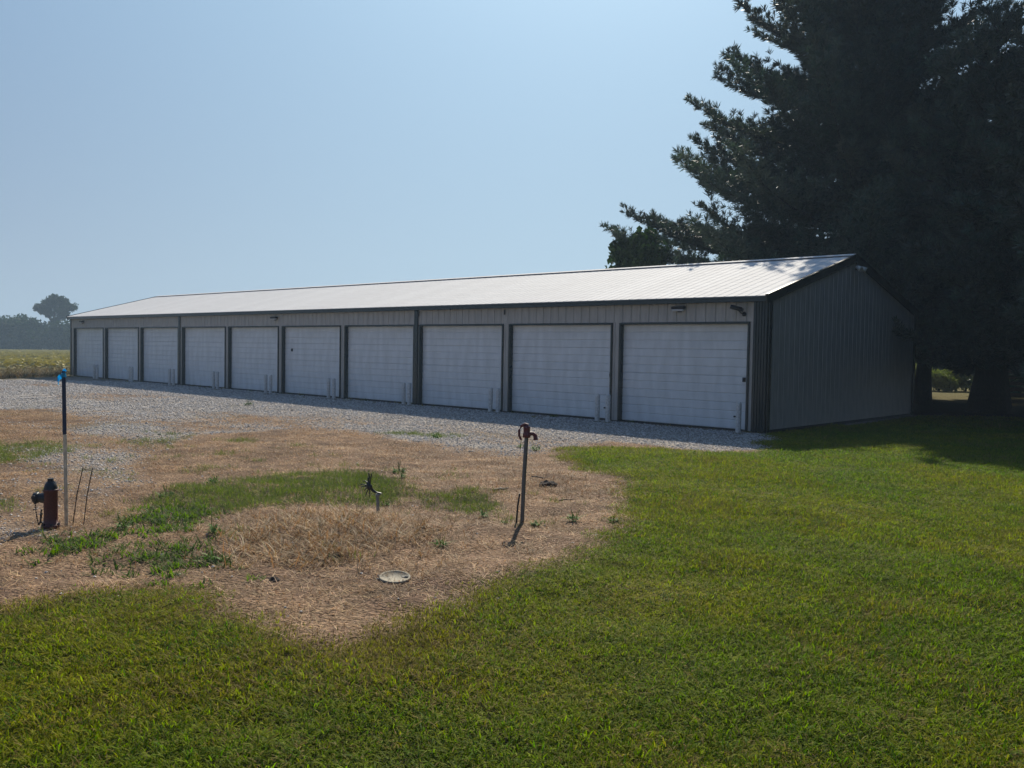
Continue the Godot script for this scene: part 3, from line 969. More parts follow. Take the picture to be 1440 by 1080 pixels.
# ------------------------------------------------------------------ far field and tree line
func far_country() -> void:
	rng.seed = 77
	# crop
	var plant := leaf_cluster(26, 0.42, 0.26)
	var xf := []
	var co := []
	for k in 45000:
		var x := rf(-215.0, -33.0)
		var z := rf(-75.0, 30.0)
		var f := in_field(x, z)
		var dx := x - 8.1
		var dz := z - 15.96
		var depth := -0.679 * dx - 0.733 * dz
		var side := 0.733 * dx - 0.68 * dz
		if f < 1.5 or depth < 37.0 or depth > 172.0: continue
		if side / depth > -0.44 or side / depth < -0.75: continue
		if rng.randf() > clampf(95.0 / depth, 0.0, 1.0): continue
		var sc := rf(0.8, 1.2) * (1.0 + depth / 160.0)
		xf.append(Transform3D(Basis(Vector3.UP, rf(0, TAU)).scaled(Vector3(sc * 1.2, rf(0.6, 0.85), sc * 1.2)), Vector3(x, gh(x, z) + 0.36, z)))
		var g := rf(0.8, 1.2)
		co.append(Color(0.375 * g, 0.335 * g, 0.175 * g, 1))
	var crop := copies("crop", plant, M.crop, xf, co)
	tag(crop, "yellowing low crop field beyond the far end of the garages", "crop", "", "stuff")
	# tall weeds along the edge of the field
	var wv := tuft_mesh(16, 0.14, 0.75, 0.012, 0.35, 0.5)
	xf = []
	co = []
	for k in 2600:
		var t := rf(-0.3, 9.0)
		var off := rf(0.1, 5.5)
		var x := -33.48 + t * 0.64 - off * 0.84 + rf(-0.3, 0.3)
		var z := 0.16 + t + off * 0.54
		if z < -6.0 or x > -30.0 and z < 0.2: continue
		var sc := rf(0.5, 1.05)
		xf.append(Transform3D(Basis(Vector3.UP, rf(0, TAU)).scaled(Vector3(sc * 1.3, sc * rf(0.7, 1.2), sc * 1.3)), Vector3(x, gh(x, z), z)))
		var g := rf(0.7, 1.2)
		co.append(Color(0.26, 0.22, 0.135, 1) * g if rng.randf() < 0.7 else Color(0.13, 0.145, 0.07, 1) * g)
	var tw := copies("tall_weeds", wv, M.straw, xf, co)
	tag(tw, "tall brown weeds along the edge of the crop field by the gravel", "weeds", "", "stuff")
	# tree line on the skyline
	var cl := leaf_cluster(16, 0.75, 0.55)
	var row := [[-203.6, -30.8, 6.6], [-204.1, -35.8, 7.4], [-193.2, -37.7, 6.9], [-197.5, -43.2, 7.0], [-188.8, -44.5, 7.6], [-192.4, -49.3, 7.9], [-183.1, -49.8, 7.1], [-178.6, -55.3, 6.8], [-180.8, -60.1, 7.2], [-171.3, -60.7, 7.0], [-171.6, -65.9, 6.6]]
	var desc := ["leftmost", "second", "third", "fourth", "fifth", "sixth", "seventh", "eighth", "ninth", "tenth", "last"]
	for i in row.size():
		rng.seed = 620 + i
		var p: Array = row[i]
		var at := Vector3(p[0], gh(p[0], p[1]), p[1])
		broadleaf("field_tree", "hazy bushy tree on the skyline, %s from the left in the row beyond the crop" % desc[i], "tree", "trees on the skyline beyond the field", at, p[2] * 0.86, 4.2, many_lobes(8, 0.72, 0.12, 0.85, 0.42, 0.62), 620, cl, Color(0.035, 0.055, 0.022), 640 + i, 0.25)
	rng.seed = 699
	var lobes := [[-0.66, 0.80, 0.62, 0.26], [-0.34, 0.90, 0.2, 0.34], [0.02, 0.95, 0.0, 0.36], [0.34, 0.92, -0.3, 0.34], [0.66, 0.82, -0.62, 0.28], [0.45, 0.76, -0.3, 0.32], [-0.05, 0.80, 0, 0.42], [-0.40, 0.76, 0.4, 0.26], [-0.95, 0.74, 0.3, 0.12], [0.3, 0.66, -0.3, 0.24], [0.9, 0.70, -0.2, 0.14], [-0.5, 0.68, 0.1, 0.16], [0.1, 0.58, 0.0, 0.2]]
	broadleaf("field_tree", "tallest round crowned tree standing above the row beyond the field", "tree", "trees on the skyline beyond the field", Vector3(-188.4, gh(-188.4, -55.8), -55.8), 11.6, 3.7, lobes, 900, leaf_cluster(13, 0.36, 0.34), Color(0.035, 0.055, 0.022), 690, 0.28)

# ------------------------------------------------------------------ small things in the foreground
const R := Vector3(0.733, 0, -0.68)   # across the view

func at_ground(x: float, z: float) -> Vector3:
	return Vector3(x, gh(x, z), z)

func small_things() -> void:
	rng.seed = 31
	# yard hydrant
	var y := thing("yard_hydrant", "slim yard hydrant on a tall grey pipe with a faded red head", "yard hydrant", at_ground(2.78, 10.06), atan2(0.68, 0.733))
	var s := st0()
	tube(s, [Vector3(0, -0.1, 0), Vector3(0.012, 0.40, 0), Vector3(0.030, 0.80, 0)], [0.0185], 14)
	obj("pipe", s, M.galv, y)
	s = st0()
	tube(s, [Vector3(-0.052, -0.05, 0.02), Vector3(-0.040, 0.15, 0.02), Vector3(-0.024, 0.265, 0.016)], [0.008], 8)
	obj("side_rod", s, M.dark_iron, y)
	s = st0()
	lathe(s, [Vector2(0.0, 0.765), Vector2(0.034, 0.767), Vector2(0.036, 0.80), Vector2(0.030, 0.81), Vector2(0.029, 0.845), Vector2(0.033, 0.85), Vector2(0.031, 0.865), Vector2(0.014, 0.872), Vector2(0.013, 0.885), Vector2(0, 0.887)], 16, Transform3D(Basis(), Vector3(0.030, 0, 0)))
	tube(s, [Vector3(0.045, 0.80, 0), Vector3(0.085, 0.802, 0), Vector3(0.106, 0.785, 0.0), Vector3(0.111, 0.745, 0)], [0.019, 0.018, 0.018, 0.021], 12)
	obj("head", s, M.faded_red, y)
	s = st0()
	tube(s, [Vector3(0.045, 0.878, 0), Vector3(0.012, 0.885, 0), Vector3(-0.022, 0.866, 0), Vector3(-0.038, 0.83, 0), Vector3(-0.037, 0.785, 0), Vector3(-0.024, 0.755, 0), Vector3(-0.014, 0.748, 0)], [0.011, 0.014, 0.013, 0.012, 0.011, 0.011, 0.012], 10)
	obj("lever", s, M.faded_red, y)
	# fire hydrant
	var h := thing("fire_hydrant", "short red fire hydrant with dark cap and hanging chain beside the marker post", "hydrant", at_ground(0.27, 13.14), atan2(0.68, 0.733))
	s = st0()
	lathe(s, [Vector2(0.064, -0.05), Vector2(0.064, 0.018), Vector2(0.073, 0.020), Vector2(0.073, 0.040), Vector2(0.057, 0.044), Vector2(0.054, 0.10), Vector2(0.053, 0.315), Vector2(0.059, 0.32), Vector2(0.059, 0.335), Vector2(0.053, 0.338)], 24)
	obj("barrel", s, M.red, h)
	s = st0()
	lathe(s, [Vector2(0.054, 0.336), Vector2(0.052, 0.352), Vector2(0.044, 0.378), Vector2(0.032, 0.396), Vector2(0.026, 0.399), Vector2(0.026, 0.404), Vector2(0, 0.405)], 24)
	box(s, Vector3(0, 0.413, 0), Vector3(0.042, 0.026, 0.042), Basis(Vector3.UP, 0.3), 0.004)
	obj("bonnet", s, M.dark_iron, h)
	s = st0()
	lathe(s, [Vector2(0.044, 0.035), Vector2(0.042, 0.075), Vector2(0.037, 0.08), Vector2(0.037, 0.105)], 18, Transform3D(Basis(Vector3.BACK, PI / 2), Vector3(0, 0.262, 0)))
	obj("nozzle", s, M.dark_iron, h)
	s = st0()
	lathe(s, [Vector2(0.040, 0.10), Vector2(0.045, 0.105), Vector2(0.044, 0.135), Vector2(0.036, 0.14), Vector2(0.014, 0.141), Vector2(0.012, 0.158), Vector2(0, 0.159)], 18, Transform3D(Basis(Vector3.BACK, PI / 2), Vector3(0, 0.262, 0)))
	for k in 4:
		var a := TAU * k / 4.0 + 0.4
		box(s, Vector3(-0.12, 0.262 + 0.046 * sin(a), 0.046 * cos(a)), Vector3(0.022, 0.015, 0.015), Basis(Vector3.RIGHT, a), 0.003)
	obj("nozzle_cap", s, M.dark_iron, h)
	s = st0()
	for c in [[Vector3(-0.125, 0.218, 0.01), Vector3(-0.116, 0.12, 0.01), Vector3(-0.098, 0.040, 0.01)], [Vector3(-0.098, 0.040, 0.01), Vector3(-0.080, 0.05, 0.01), Vector3(-0.068, 0.13, 0.01)], [Vector3(-0.066, 0.16, 0.02), Vector3(-0.076, 0.11, 0.03), Vector3(-0.070, 0.06, 0.02)]]:
		for j in 11:
			var q := j / 10.0
			var p: Vector3 = c[0].lerp(c[1], q).lerp(c[1].lerp(c[2], q), q)
			box(s, p, Vector3(0.013, 0.016, 0.006), Basis(Vector3.UP, PI / 2 * (j % 2)) * Basis(Vector3.BACK, 0.2), 0.002)
	obj("chain", s, M.rust, h)
	for k in 6:
		var a := TAU * k / 6.0
		s = st0()
		lathe(s, [Vector2(0.011, 0.046), Vector2(0.011, 0.058), Vector2(0, 0.06)], 6, Transform3D(Basis(), Vector3(0.066 * cos(a), -0.006, 0.066 * sin(a))))
		obj("bolt", s, M.rust, h)
	# marker post
	var m := thing("marker_post", "thin marker post, navy above and pale below, with bright blue tape on top", "marker post", at_ground(0.20, 12.99), atan2(0.68, 0.733))
	m.rotation.z = 0.012
	s = st0()
	box(s, Vector3(0, 0.34, 0), Vector3(0.030, 0.88, 0.012), Basis(), 0.004)
	obj("lower_sleeve", s, M.pale, m)
	s = st0()
	box(s, Vector3(-0.003, 1.05, 0), Vector3(0.032, 0.54, 0.014), Basis(), 0.004)
	obj("upper_sleeve", s, M.navy, m)
	s = st0()
	var strip := [Vector3(-0.017, 1.272, 0.01), Vector3(-0.034, 1.266, 0.014), Vector3(-0.046, 1.248, 0.012), Vector3(-0.042, 1.23, 0.018), Vector3(-0.050, 1.218, 0.01)]
	for i in strip.size() - 1:
		var w := Vector3(0.002, 0.016, 0.012)
		quad(s, strip[i] - w, strip[i + 1] - w * 1.2, strip[i + 1] + w * 1.2, strip[i] + w, 1)
		quad(s, strip[i] - w + Vector3(0, 0, -0.003), strip[i] + w + Vector3(0, 0, -0.003), strip[i + 1] + w * 1.2 + Vector3(0, 0, -0.003), strip[i + 1] - w * 1.2 + Vector3(0, 0, -0.003), 1)
	box(s, Vector3(-0.003, 1.285, 0), Vector3(0.038, 0.045, 0.020), Basis(Vector3.BACK, 0.15), 0.006)
	box(s, Vector3(0.004, 1.322, 0.0), Vector3(0.030, 0.030, 0.010), Basis(Vector3.BACK, 0.7), 0.006)
	obj("blue_tape", s, M.tape, m)
	# wire sign stake
	var w := thing("wire_stake", "rusty two legged wire sign stake leaning to the right beside the marker post", "wire stake", at_ground(0.23, 12.91), atan2(0.38, 0.92))
	for sg in [-1.0, 1.0]:
		s = st0()
		tube(s, [Vector3(sg * 0.060, -0.05, 0), Vector3(sg * 0.056 + 0.055, 0.26, 0.005), Vector3(sg * 0.052 + 0.115, 0.50, 0)], [0.0042], 6)
		obj("leg", s, M.rust, w)
	s = st0()
	tube(s, [Vector3(0.060, 0.492, 0), Vector3(0.170, 0.472, 0)], [0.0026], 6)
	obj("crossbar", s, M.rust, w)
	# pipe with an old valve
	var v := thing("valve_pipe", "short grey pipe with a tangled black valve above the straw", "valve", at_ground(1.66, 10.80), atan2(0.68, 0.733))
	s = st0()
	tube(s, [Vector3(0.004, -0.08, 0), Vector3(0, 0.08, 0), Vector3(-0.004, 0.155, 0)], [0.015], 12)
	lathe(s, [Vector2(0, 0.148), Vector2(0.021, 0.150), Vector2(0.021, 0.17), Vector2(0, 0.172)], 12)
	obj("pipe", s, M.pvc, v)
	s = st0()
	tube(s, [Vector3(0.03, 0.172, 0), Vector3(-0.01, 0.182, 0), Vector3(-0.045, 0.205, 0), Vector3(-0.07, 0.235, 0)], [0.009, 0.008, 0.008, 0.01], 8)
	tube(s, [Vector3(-0.02, 0.18, 0.006), Vector3(-0.055, 0.20, 0.01), Vector3(-0.06, 0.24, 0.0)], [0.006], 6)
	obj("arm", s, M.dark_iron, v)
	s = st0()
	lathe(s, [Vector2(0, -0.03), Vector2(0.022, -0.022), Vector2(0.028, 0.0), Vector2(0.020, 0.024), Vector2(0.012, 0.05), Vector2(0, 0.052)], 14, Transform3D(Basis(Vector3.BACK, 0.35), Vector3(-0.078, 0.232, 0)))
	box(s, Vector3(-0.085, 0.285, 0), Vector3(0.018, 0.075, 0.014), Basis(Vector3.BACK, 0.1), 0.004)
	box(s, Vector3(-0.066, 0.31, 0.005), Vector3(0.010, 0.10, 0.010), Basis(Vector3.BACK, -0.12), 0.003)
	box(s, Vector3(-0.083, 0.335, -0.004), Vector3(0.012, 0.055, 0.010), Basis(Vector3.BACK, 0.15), 0.003)
	obj("valve_body", s, M.black, v)
	s = st0()
	for c in [[Vector3(-0.10, 0.245, 0), Vector3(-0.16, 0.255, 0.01)], [Vector3(-0.10, 0.238, 0), Vector3(-0.155, 0.232, 0.02)], [Vector3(-0.09, 0.27, 0), Vector3(-0.15, 0.285, -0.02)], [Vector3(-0.085, 0.22, 0), Vector3(-0.115, 0.145, 0.01)], [Vector3(-0.075, 0.215, 0.01), Vector3(-0.072, 0.135, 0.015)], [Vector3(-0.10, 0.225, 0), Vector3(-0.125, 0.195, 0.0)]]:
		tube(s, [c[0], c[0].lerp(c[1], 0.5) + Vector3(0, 0.008, 0), c[1]], [0.006, 0.005, 0.003], 6)
	obj("loose_ends", s, M.dark_iron, v)
	# valve box lid
	var l := thing("access_lid", "round pale concrete access lid with a slotted edge in the dead grass", "lid", at_ground(3.53, 12.15) + Vector3(0, 0.014, 0), atan2(0.68, 0.733))
	var tilt := Basis(Vector3(1, 0, 0), 0.13) * Basis(Vector3(0, 0, 1), -0.03)
	l.basis = l.basis * tilt
	s = st0()
	lathe(s, [Vector2(0, -0.012), Vector2(0.100, -0.012), Vector2(0.106, -0.006), Vector2(0.106, 0.008), Vector2(0.102, 0.013), Vector2(0.092, 0.013), Vector2(0.089, 0.009), Vector2(0, 0.011)], 36)
	obj("cover", s, M.lid, l)
	s = st0()
	box(s, Vector3(0.070, 0.0115, -0.002), Vector3(0.048, 0.006, 0.013), Basis(Vector3.UP, 0.15), 0.003)
	obj("pull_slot", s, M.black, l)
	s = st0()
	box(s, Vector3(0.078, 0.016, 0.001), Vector3(0.024, 0.005, 0.006), Basis(Vector3.UP, 0.15), 0.002)
	obj("pull_pin", s, M.pale, l)
	# sticks, clods
	var sticks := [["pale_stick", "pale broken stick lying on the dead grass behind the valve pipe", 1.45, 8.93, 0.17, 0.013, 0.35, M.straw_wood], ["dark_twig", "thin dark twig slanting out of the dead grass behind the yard hydrant", 1.15, 7.95, 0.30, 0.007, -0.9, M.rust], ["grey_stick", "short grey stick on the dead grass right of the yard hydrant", 2.35, 8.9, 0.16, 0.006, 0.1, M.wood], ["dead_stem", "dark bent stem by the gravel left of the fire hydrant", 0.45, 13.55, 0.07, 0.004, 1.2, M.rust]]
	for q in sticks:
		s = st0()
		var d: float = q[4]
		tube(s, [Vector3(-d * 0.5, 0.018, 0), Vector3(-d * 0.1, 0.03, 0.01), Vector3(d * 0.2, 0.024, -0.008), Vector3(d * 0.5, 0.036, 0.0)], [q[5], q[5] * 1.1, q[5] * 0.9, q[5] * 0.5], 7)
		var o := obj(q[0], s, q[7], self, Transform3D(Basis(Vector3.UP, q[6] + 0.75), at_ground(q[2], q[3])))
		tag(o, q[1], "stick")
	var clods := [["soil_clod", "dark clod of earth on the dead grass right of the yard hydrant", 1.52, 8.23, 0.105], ["soil_clod", "small dark clod left of the access lid in the straw", 3.02, 12.75, 0.04], ["soil_clod", "dark clod at the foot of the straw heap", 2.75, 12.05, 0.035]]
	for q in clods:
		s = st0()
		blob(s, q[4])
		tag(obj(q[0], s, M.soil, self, Transform3D(Basis(Vector3.UP, rf(0, 6)), at_ground(q[2], q[3]))), q[1], "clod", "clods of earth in the dead grass")
	# boards in the shade under the pines
	var f := thing("board_fence", "short board fence in the deep shade under the pines at the right edge", "fence", Vector3(1.4, 0, -16.2), 0.62)
	for k in 6:
		s = st0()
		box(s, Vector3(0, 0.16 + 0.19 * k, 0), Vector3(3.2, 0.12, 0.025), Basis(Vector3.BACK, rf(-0.006, 0.006)), 0.004)
		obj("rail_board", s, M.wood, f)
	for xx in [-1.5, 0.0, 1.5]:
		s = st0()
		box(s, Vector3(xx, 0.6, -0.06), Vector3(0.09, 1.3, 0.09), Basis(), 0.006)
		obj("fence_post", s, M.wood, f)

func blob(s: SurfaceTool, r: float) -> void:
	var n := 8
	var k := rf(0, 50)
	var p := func(i: int, j: int) -> Vector3:
		var a := TAU * (j % 12) / 12.0
		var e := PI * 0.5 * i / n
		var d := Vector3(cos(e) * cos(a), sin(e) * 0.62, cos(e) * sin(a))
		return d * r * (1.0 + 0.55 * nz2.get_noise_3d(d.x * 4.0 + k, d.y * 4.0, d.z * 4.0)) - Vector3(0, r * 0.08, 0)
	for i in n:
		for j in 12:
			quad(s, p.call(i, j + 1), p.call(i, j), p.call(i + 1, j), p.call(i + 1, j + 1))

# ------------------------------------------------------------------ grass, straw, gravel, weeds
func blade(s: SurfaceTool, o: Vector3, az: float, L: float, w: float, lean: float, bend: float, c: Color) -> void:
	var hd := Vector3(cos(az), 0, sin(az))
	var sd := Vector3(-sin(az), 0, cos(az)) * w * 0.5
	var p := [o]
	var e := lean
	var q := o
	for k in 3:
		q += (hd * sin(e) + Vector3.UP * cos(e)) * L / 3.0
		p.append(q)
		e += bend
	var ws := [0.8, 1.0, 0.75, 0.0]
	s.set_color(c)
	for k in 2:
		quad(s, p[k] - sd * ws[k], p[k] + sd * ws[k], p[k + 1] + sd * ws[k + 1], p[k + 1] - sd * ws[k + 1], 1)
	tri(s, p[2] - sd * ws[2], p[2] + sd * ws[2], p[3], 1)

func tuft_mesh(n: int, rad: float, L: float, w: float, lean: float, bend: float, vary := 0.25, least := 0.3) -> ArrayMesh:
	var s := st0()
	for k in n:
		var a := rf(0, TAU)
		var r := rad * sqrt(rng.randf())
		var g := rf(1.0 - vary, 1.0)
		blade(s, Vector3(cos(a) * r, -0.005, sin(a) * r), rf(0, TAU), L * rf(0.55, 1.1), w * rf(0.7, 1.15), clampf(lean * rf(least, 1.5), 0, 1.5), bend * rf(0.3, 1.4), Color(g * rf(0.9, 1.15), g, g * rf(0.7, 1.1)))
	return fin(s)

func rock(sd: int) -> ArrayMesh:
	var s := st0()
	var n := FastNoiseLite.new()
	n.seed = sd
	n.frequency = 0.9
	var phi := [Vector3(0, 1, 0)]
	for k in 5: phi.append(Vector3(cos(TAU * k / 5), 0.35, sin(TAU * k / 5)))
	for k in 5: phi.append(Vector3(cos(TAU * (k + 0.5) / 5), -0.35, sin(TAU * (k + 0.5) / 5)))
	var v := []
	for p in phi:
		v.append(p.normalized() * (1.0 + 0.5 * n.get_noise_3dv(p * 2.0)) * Vector3(1.0, 0.68, 0.85))
	for k in 5:
		var k2 := (k + 1) % 5
		tri(s, v[0], v[1 + k2], v[1 + k])
		tri(s, v[1 + k], v[1 + k2], v[6 + k])
		tri(s, v[1 + k2], v[6 + k2], v[6 + k])
	return fin(s)

func visible(x: float, z: float) -> float:
	# depth in front of the viewpoint, or -1 well outside what could be seen
	var dx := x - 8.1
	var dz := z - 15.96
	var depth := -0.679 * dx - 0.733 * dz
	var side := 0.733 * dx - 0.68 * dz
	if depth < 2.4 or absf(side) > depth * 0.6 + 1.6: return -1.0
	return depth

func turned(sc: Vector3, x: float, z: float, tilt := 0.0) -> Transform3D:
	var b := Basis(Vector3.UP, rf(0, TAU))
	if tilt > 0.0: b = Basis(Vector3(rf(-1, 1), 0, rf(-1, 1)).normalized(), rf(0, tilt)) * b
	return Transform3D(b.scaled_local(sc), Vector3(x, gh(x, z), z))

func ground_cover() -> void:
	rng.seed = 4242
	# lawn
	var variants := [tuft_mesh(22, 0.10, 0.060, 0.0048, 0.75, 0.35), tuft_mesh(22, 0.10, 0.052, 0.0044, 0.95, 0.30), tuft_mesh(18, 0.11, 0.074, 0.0052, 0.62, 0.5)]
	var xf := [[], [], []]
	var co := [[], [], []]
	for k in 300000:
		# even over the ground near the viewpoint, thinner further off
		var d := 2.5 + 20.0 * pow(rng.randf(), 1.25)
		var sd := rf(-1, 1) * (d * 0.6 + 1.4)
		var x := 8.1 - 0.679 * d + 0.733 * sd
		var z := 15.96 - 0.733 * d - 0.68 * sd
		if rng.randf() > clampf(d / 9.0, 0.22, 1.0) * 0.9: continue
		if z < -9.0 or (x < 0.12 and z < 0.6): continue
		var L := zw(0, x, z)
		if rng.randf() > L * 1.15 - 0.05: continue
		var n := nz.get_noise_2d(x * 6.0, z * 6.0)
		var n2 := nz2.get_noise_2d(x * 1.3 + 40.0, z * 1.3)
		var edge := clampf((0.98 - L) * 2.2, 0.0, 0.8)
		var c := Color(0.180, 0.220, 0.009).lerp(Color(0.270, 0.250, 0.011), clampf(0.45 + nz.get_noise_2d(x * 2.2 + 30.0, z * 2.2) * 1.6 + n * 0.5, 0.0, 1.0))
		var bald := 0.5 * exp(-((x - 4.55) * (x - 4.55) + (z - 13.1) * (z - 13.1)) / 0.55) + 0.35 * exp(-((x - 2.9) * (x - 2.9) + (z - 13.75) * (z - 13.75)) / 0.3)
		if rng.randf() < 0.06 + bald + edge * 0.5 + clampf(n2 * 0.9 - 0.05, 0.0, 0.5): c = Color(0.27, 0.20, 0.075)
		elif rng.randf() < 0.22: c = Color(0.095, 0.155, 0.012)
		var g := rf(0.62, 1.5)
		var v := rng.randi() % 3
		var sc := rf(0.75, 1.15) * (1.0 + maxf(0.0, d - 8.0) * 0.035) * (1.0 - 0.25 * edge)
		xf[v].append(turned(Vector3(sc, sc * (0.85 + 0.5 * n2), sc), x, z, 0.25))
		co[v].append(Color(c.r * g, c.g * g, c.b * g, 1))
	for v in 3:
		var o := copies("lawn_grass", variants[v], M.grass, xf[v], co[v])
		tag(o, ["mown green lawn grass over the foreground and the right side", "flat lying blades in the green lawn", "long bent blades in the green lawn"][v], "grass", "", "stuff")
	# dead grass
	var dv := [tuft_mesh(15, 0.09, 0.065, 0.0034, 1.35, 0.08, 0.5, 0.55), tuft_mesh(10, 0.11, 0.12, 0.0034, 1.4, 0.06, 0.5, 0.6)]
	xf = [[], []]
	co = [[], []]
	for k in 150000:
		var x := rf(-14.0, 5.5)
		var z := rf(3.0, 16.5)
		var d := visible(x, z)
		if d < 0.0: continue
		var L := zw(0, x, z)
		var G := zw(1, x, z)
		var want := clampf(1.0 - L - G * 1.05, 0.0, 1.0) * 0.85 + clampf((0.99 - L) * L * 2.0, 0.0, 0.4)
		if zw(4, x, z) > 0.3: want = 1.0
		if rng.randf() > want * clampf(14.0 / d, 0.5, 1.0): continue
		var n := nz2.get_noise_2d(x * 2.5, z * 2.5)
		if n < -0.08 and rng.randf() < 0.7: continue
		var g := rf(0.5, 1.6) * (1.0 + 0.7 * nz2.get_noise_2d(x * 5.0 + 9.0, z * 8.0))
		var v := 1 if rng.randf() < 0.14 else 0
		xf[v].append(turned(Vector3.ONE * rf(0.7, 1.2), x, z, 0.2))
		var c := Color(0.53, 0.37, 0.235).lerp(Color(0.40, 0.26, 0.15), clampf(0.5 + n * 1.6, 0, 1))
		co[v].append(Color(c.r * g, c.g * g, c.b * g, 1))
	for v in 2:
		var o := copies("dead_grass", dv[v], M.straw, xf[v], co[v])
		tag(o, ["short tan dead grass over the bare patch before the garages", "longer tan stalks lying on the bare patch"][v], "dead grass", "", "stuff")
	# long straw of the heap
	var hv := tuft_mesh(11, 0.10, 0.22, 0.0058, 1.15, 0.22, 0.4, 0.55)
	var hx := []
	var hc := []
	for k in 1500:
		var x := rf(1.1, 3.1)
		var z := rf(10.4, 12.8)
		if rng.randf() > zw(4, x, z) * 0.55: continue
		hx.append(turned(Vector3.ONE * rf(0.55, 1.15), x, z, 0.4))
		var g := rf(0.6, 1.25)
		hc.append(Color(0.46 * g, 0.33 * g, 0.20 * g, 1))
	for k in 260:   # loose straw behind the yard hydrant
		var x := 1.45 + rng.randfn() * 0.55
		var z := 8.3 + rng.randfn() * 0.40
		hx.append(turned(Vector3.ONE * rf(0.3, 0.7), x, z, 0.4))
		var g := rf(0.55, 1.1)
		hc.append(Color(0.44 * g, 0.30 * g, 0.18 * g, 1))
	for k in 420:   # stalks strewn wider, some over the lid and round the foot of the hydrants
		var x := 2.3 + rng.randfn() * 0.75
		var z := 11.7 + rng.randfn() * 0.6
		if k < 26:
			x = 3.44 + rng.randfn() * 0.06
			z = 12.08 + rng.randfn() * 0.06
		elif k < 60:
			x = 0.27 + rng.randfn() * 0.10
			z = 13.12 + rng.randfn() * 0.10
		elif zw(0, x, z) > 0.4: continue
		var big := 1.0 if k >= 60 else 0.6
		var xf2 := turned(Vector3.ONE * rf(0.3, 0.75) * big, x, z, 0.4)
		if k < 26: xf2.origin.y += 0.016
		hx.append(xf2)
		var g := rf(0.5, 1.2)
		hc.append(Color(0.44 * g, 0.31 * g, 0.185 * g, 1))
	tag(copies("straw", hv, M.straw, hx, hc), "heap of long tan straw round the short grey pipe", "straw", "", "stuff")
	# soft green patches and green weeds among the dead grass
	var sv := tuft_mesh(20, 0.08, 0.095, 0.0030, 0.45, 0.40)
	var sx := []
	var sc2 := []
	for k in 26000:
		var x := rf(-7.0, 3.0)
		var z := rf(5.0, 14.0)
		if visible(x, z) < 0.0: continue
		var S := zw(2, x, z)
		var sp := zw(5, x, z) * 0.5
		if rng.randf() > maxf(S, sp): continue
		sx.append(turned(Vector3.ONE * rf(0.7, 1.15), x, z, 0.1))
		var g := rf(0.75, 1.2)
		sc2.append(Color(0.165 * g, 0.18 * g, 0.10 * g, 1))
	tag(copies("soft_grass", sv, M.grass, sx, sc2), "soft fine green grass patches behind the straw heap", "grass", "", "stuff")
	var wv := tuft_mesh(16, 0.07, 0.095, 0.011, 0.95, 0.35)
	sx = []
	sc2 = []
	for k in 5200:
		var x := rf(-1.0, 3.0)
		var z := rf(11.2, 13.7)
		if rng.randf() > zw(3, x, z) * 0.42: continue
		sx.append(turned(Vector3.ONE * rf(0.5, 1.1), x, z, 0.2))
		var g := rf(0.7, 1.2)
		sc2.append(Color(0.125 * g, 0.18 * g, 0.055 * g, 1))
	for k in 500:   # fringe of the lawn by the gravel and scattered seedlings
		var x := rf(-2.0, 5.0)
		var z := rf(3.6, 8.5)
		if zw(0, x, z) < 0.5: continue
		sx.append(turned(Vector3.ONE * rf(0.5, 1.0), x, z, 0.2))
		sc2.append(Color(0.11, 0.18, 0.03, 1))
	for k in 150:   # tufts along the foot of the wall and between the bollards
		var x := rf(-33.5, 0.2)
		if nz.get_noise_1d(x * 6.0) < 0.0 and k % 4 > 0: continue
		sx.append(turned(Vector3.ONE * rf(0.5, 1.4), x, rf(0.04, 0.16) if k % 3 else rf(0.2, 0.9), 0.2))
		sc2.append(Color(0.13, 0.15, 0.055, 1) if k % 2 else Color(0.34, 0.25, 0.14, 1))
	tag(copies("green_weeds", wv, M.grass, sx, sc2), "broad bladed green weeds between the fire hydrant and the straw heap", "weeds", "", "stuff")
	weed_plants()
	# gravel
	var rocks := [rock(1), rock(2), rock(3)]
	xf = [[], [], []]
	co = [[], [], []]
	for k in 230000:
		var d := 5.0 + 30.0 * pow(rng.randf(), 1.2)
		var sd := rf(-0.66, 0.32) * d
		var x := 8.1 - 0.679 * d + 0.733 * sd
		var z := 15.96 - 0.733 * d - 0.68 * sd
		if z < 0.12 or in_field(x, z) > -0.5: continue
		var G := zw(1, x, z)
		if rng.randf() > G * 0.9 + 0.003: continue
		var r := rf(0.006, 0.015) * (1.0 + maxf(0.0, d - 8.0) * 0.045)
		if rng.randf() < 0.05: r *= 1.6
		var v := rng.randi() % 3
		var b := Basis.from_euler(Vector3(rf(-0.4, 0.4), rf(0, TAU), rf(-0.4, 0.4))).scaled_local(Vector3(r, r * rf(0.7, 1.1), r))
		xf[v].append(Transform3D(b, Vector3(x, gh(x, z) + r * 0.2, z)))
		var g := rf(0.6, 1.2)
		var wm := rf(0.88, 1.0)
		co[v].append(Color(0.49 * g, 0.46 * g * sqrt(wm), 0.43 * g * wm, 1))
	for v in 3:
		var o := copies("gravel", rocks[v], M.stone, xf[v], co[v])
		tag(o, ["loose pale gravel over the lot in front of the garage doors", "rounder stones in the pale gravel lot", "flat stones in the pale gravel lot"][v], "gravel", "", "stuff")

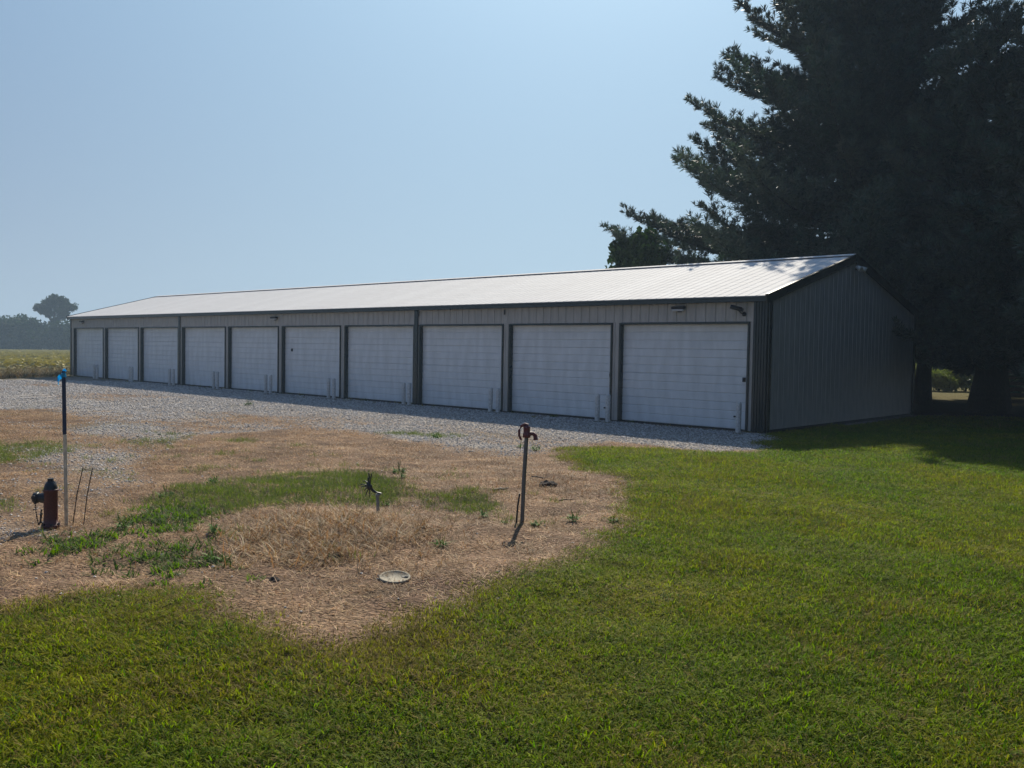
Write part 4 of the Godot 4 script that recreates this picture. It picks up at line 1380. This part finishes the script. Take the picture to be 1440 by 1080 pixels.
func weed_plants() -> void:
	rng.seed = 808
	var spots := [
		[2.98, 10.10, 0.85, "green weed clump at the foot of the yard hydrant pipe, on its right"],
		[2.70, 10.20, 0.6, "small weed at the foot of the yard hydrant pipe, on its left"],
		[3.10, 9.72, 1.05, "bushy weed clump a step to the right of the yard hydrant pipe"],
		[3.35, 9.45, 0.8, "weed clump between the yard hydrant and the edge of the lawn"],
		[2.38, 10.15, 0.9, "weed clump between the soft grass patch and the yard hydrant"],
		[3.06, 11.30, 0.9, "low weed by itself in the dead grass behind the access lid"],
		[-0.38, 8.85, 1.35, "dark green weed clump at the far end of the soft grass patch"],
		[0.05, 9.15, 0.9, "weed just behind the soft grass above the valve pipe"],
		[-1.05, 10.95, 1.2, "dark weed at the far left end of the soft grass patch"],
		[-0.55, 11.75, 1.2, "broad weed at the near left end of the soft grass patch"],
		[1.35, 10.45, 0.8, "pale leaved weed between the two soft grass patches"],
		[-3.1, 5.75, 1.5, "weed tuft on the gravel left of the yard hydrant head"],
		[-1.35, 5.55, 1.2, "flat weed on the gravel just behind the yard hydrant head"],
		[-0.85, 5.75, 1.3, "weed tuft on the gravel right of the yard hydrant head"],
		[-12.2, 3.9, 1.6, "far weed tuft at the edge of the shadow on the gravel"],
		[2.25, 12.75, 1.25, "large bladed weed at the left foot of the straw heap"],
		[1.50, 12.35, 1.1, "bright weed clump left of the straw heap"],
		[0.75, 12.75, 1.1, "weed clump in the green patch right of the wire stake"]]
	var forms := []
	for k in 3:
		var s := st0()
		for j in 30:
			var g := rf(0.6, 1.1)
			blade(s, Vector3(rf(-0.05, 0.05), rf(0.0, 0.03), rf(-0.05, 0.05)), rf(0, TAU), rf(0.03, 0.095), rf(0.009, 0.018), rf(0.5, 1.4), rf(0.1, 0.45), Color(0.10 * g, 0.17 * g, 0.04 * g))
		var st := st0()
		for j in 4:
			var g := rf(0.6, 1.0)
			blade(st, Vector3(rf(-0.02, 0.02), 0, rf(-0.02, 0.02)), rf(0, TAU), rf(0.12, 0.19), 0.006, rf(0.2, 0.6), 0.2, Color(0.13 * g, 0.14 * g, 0.05 * g))
		forms.append([fin(s), fin(st)])
	for i in spots.size():
		var q: Array = spots[i]
		var t := thing("weed_plant", q[3], "weed", at_ground(q[0], q[1]), rf(0, 6), "weeds growing in the bare patch")
		t.scale = Vector3.ONE * q[2]
		put("leaves", forms[i % 3][0], M.leaf, t)
		put("stems", forms[i % 3][1], M.leaf, t)
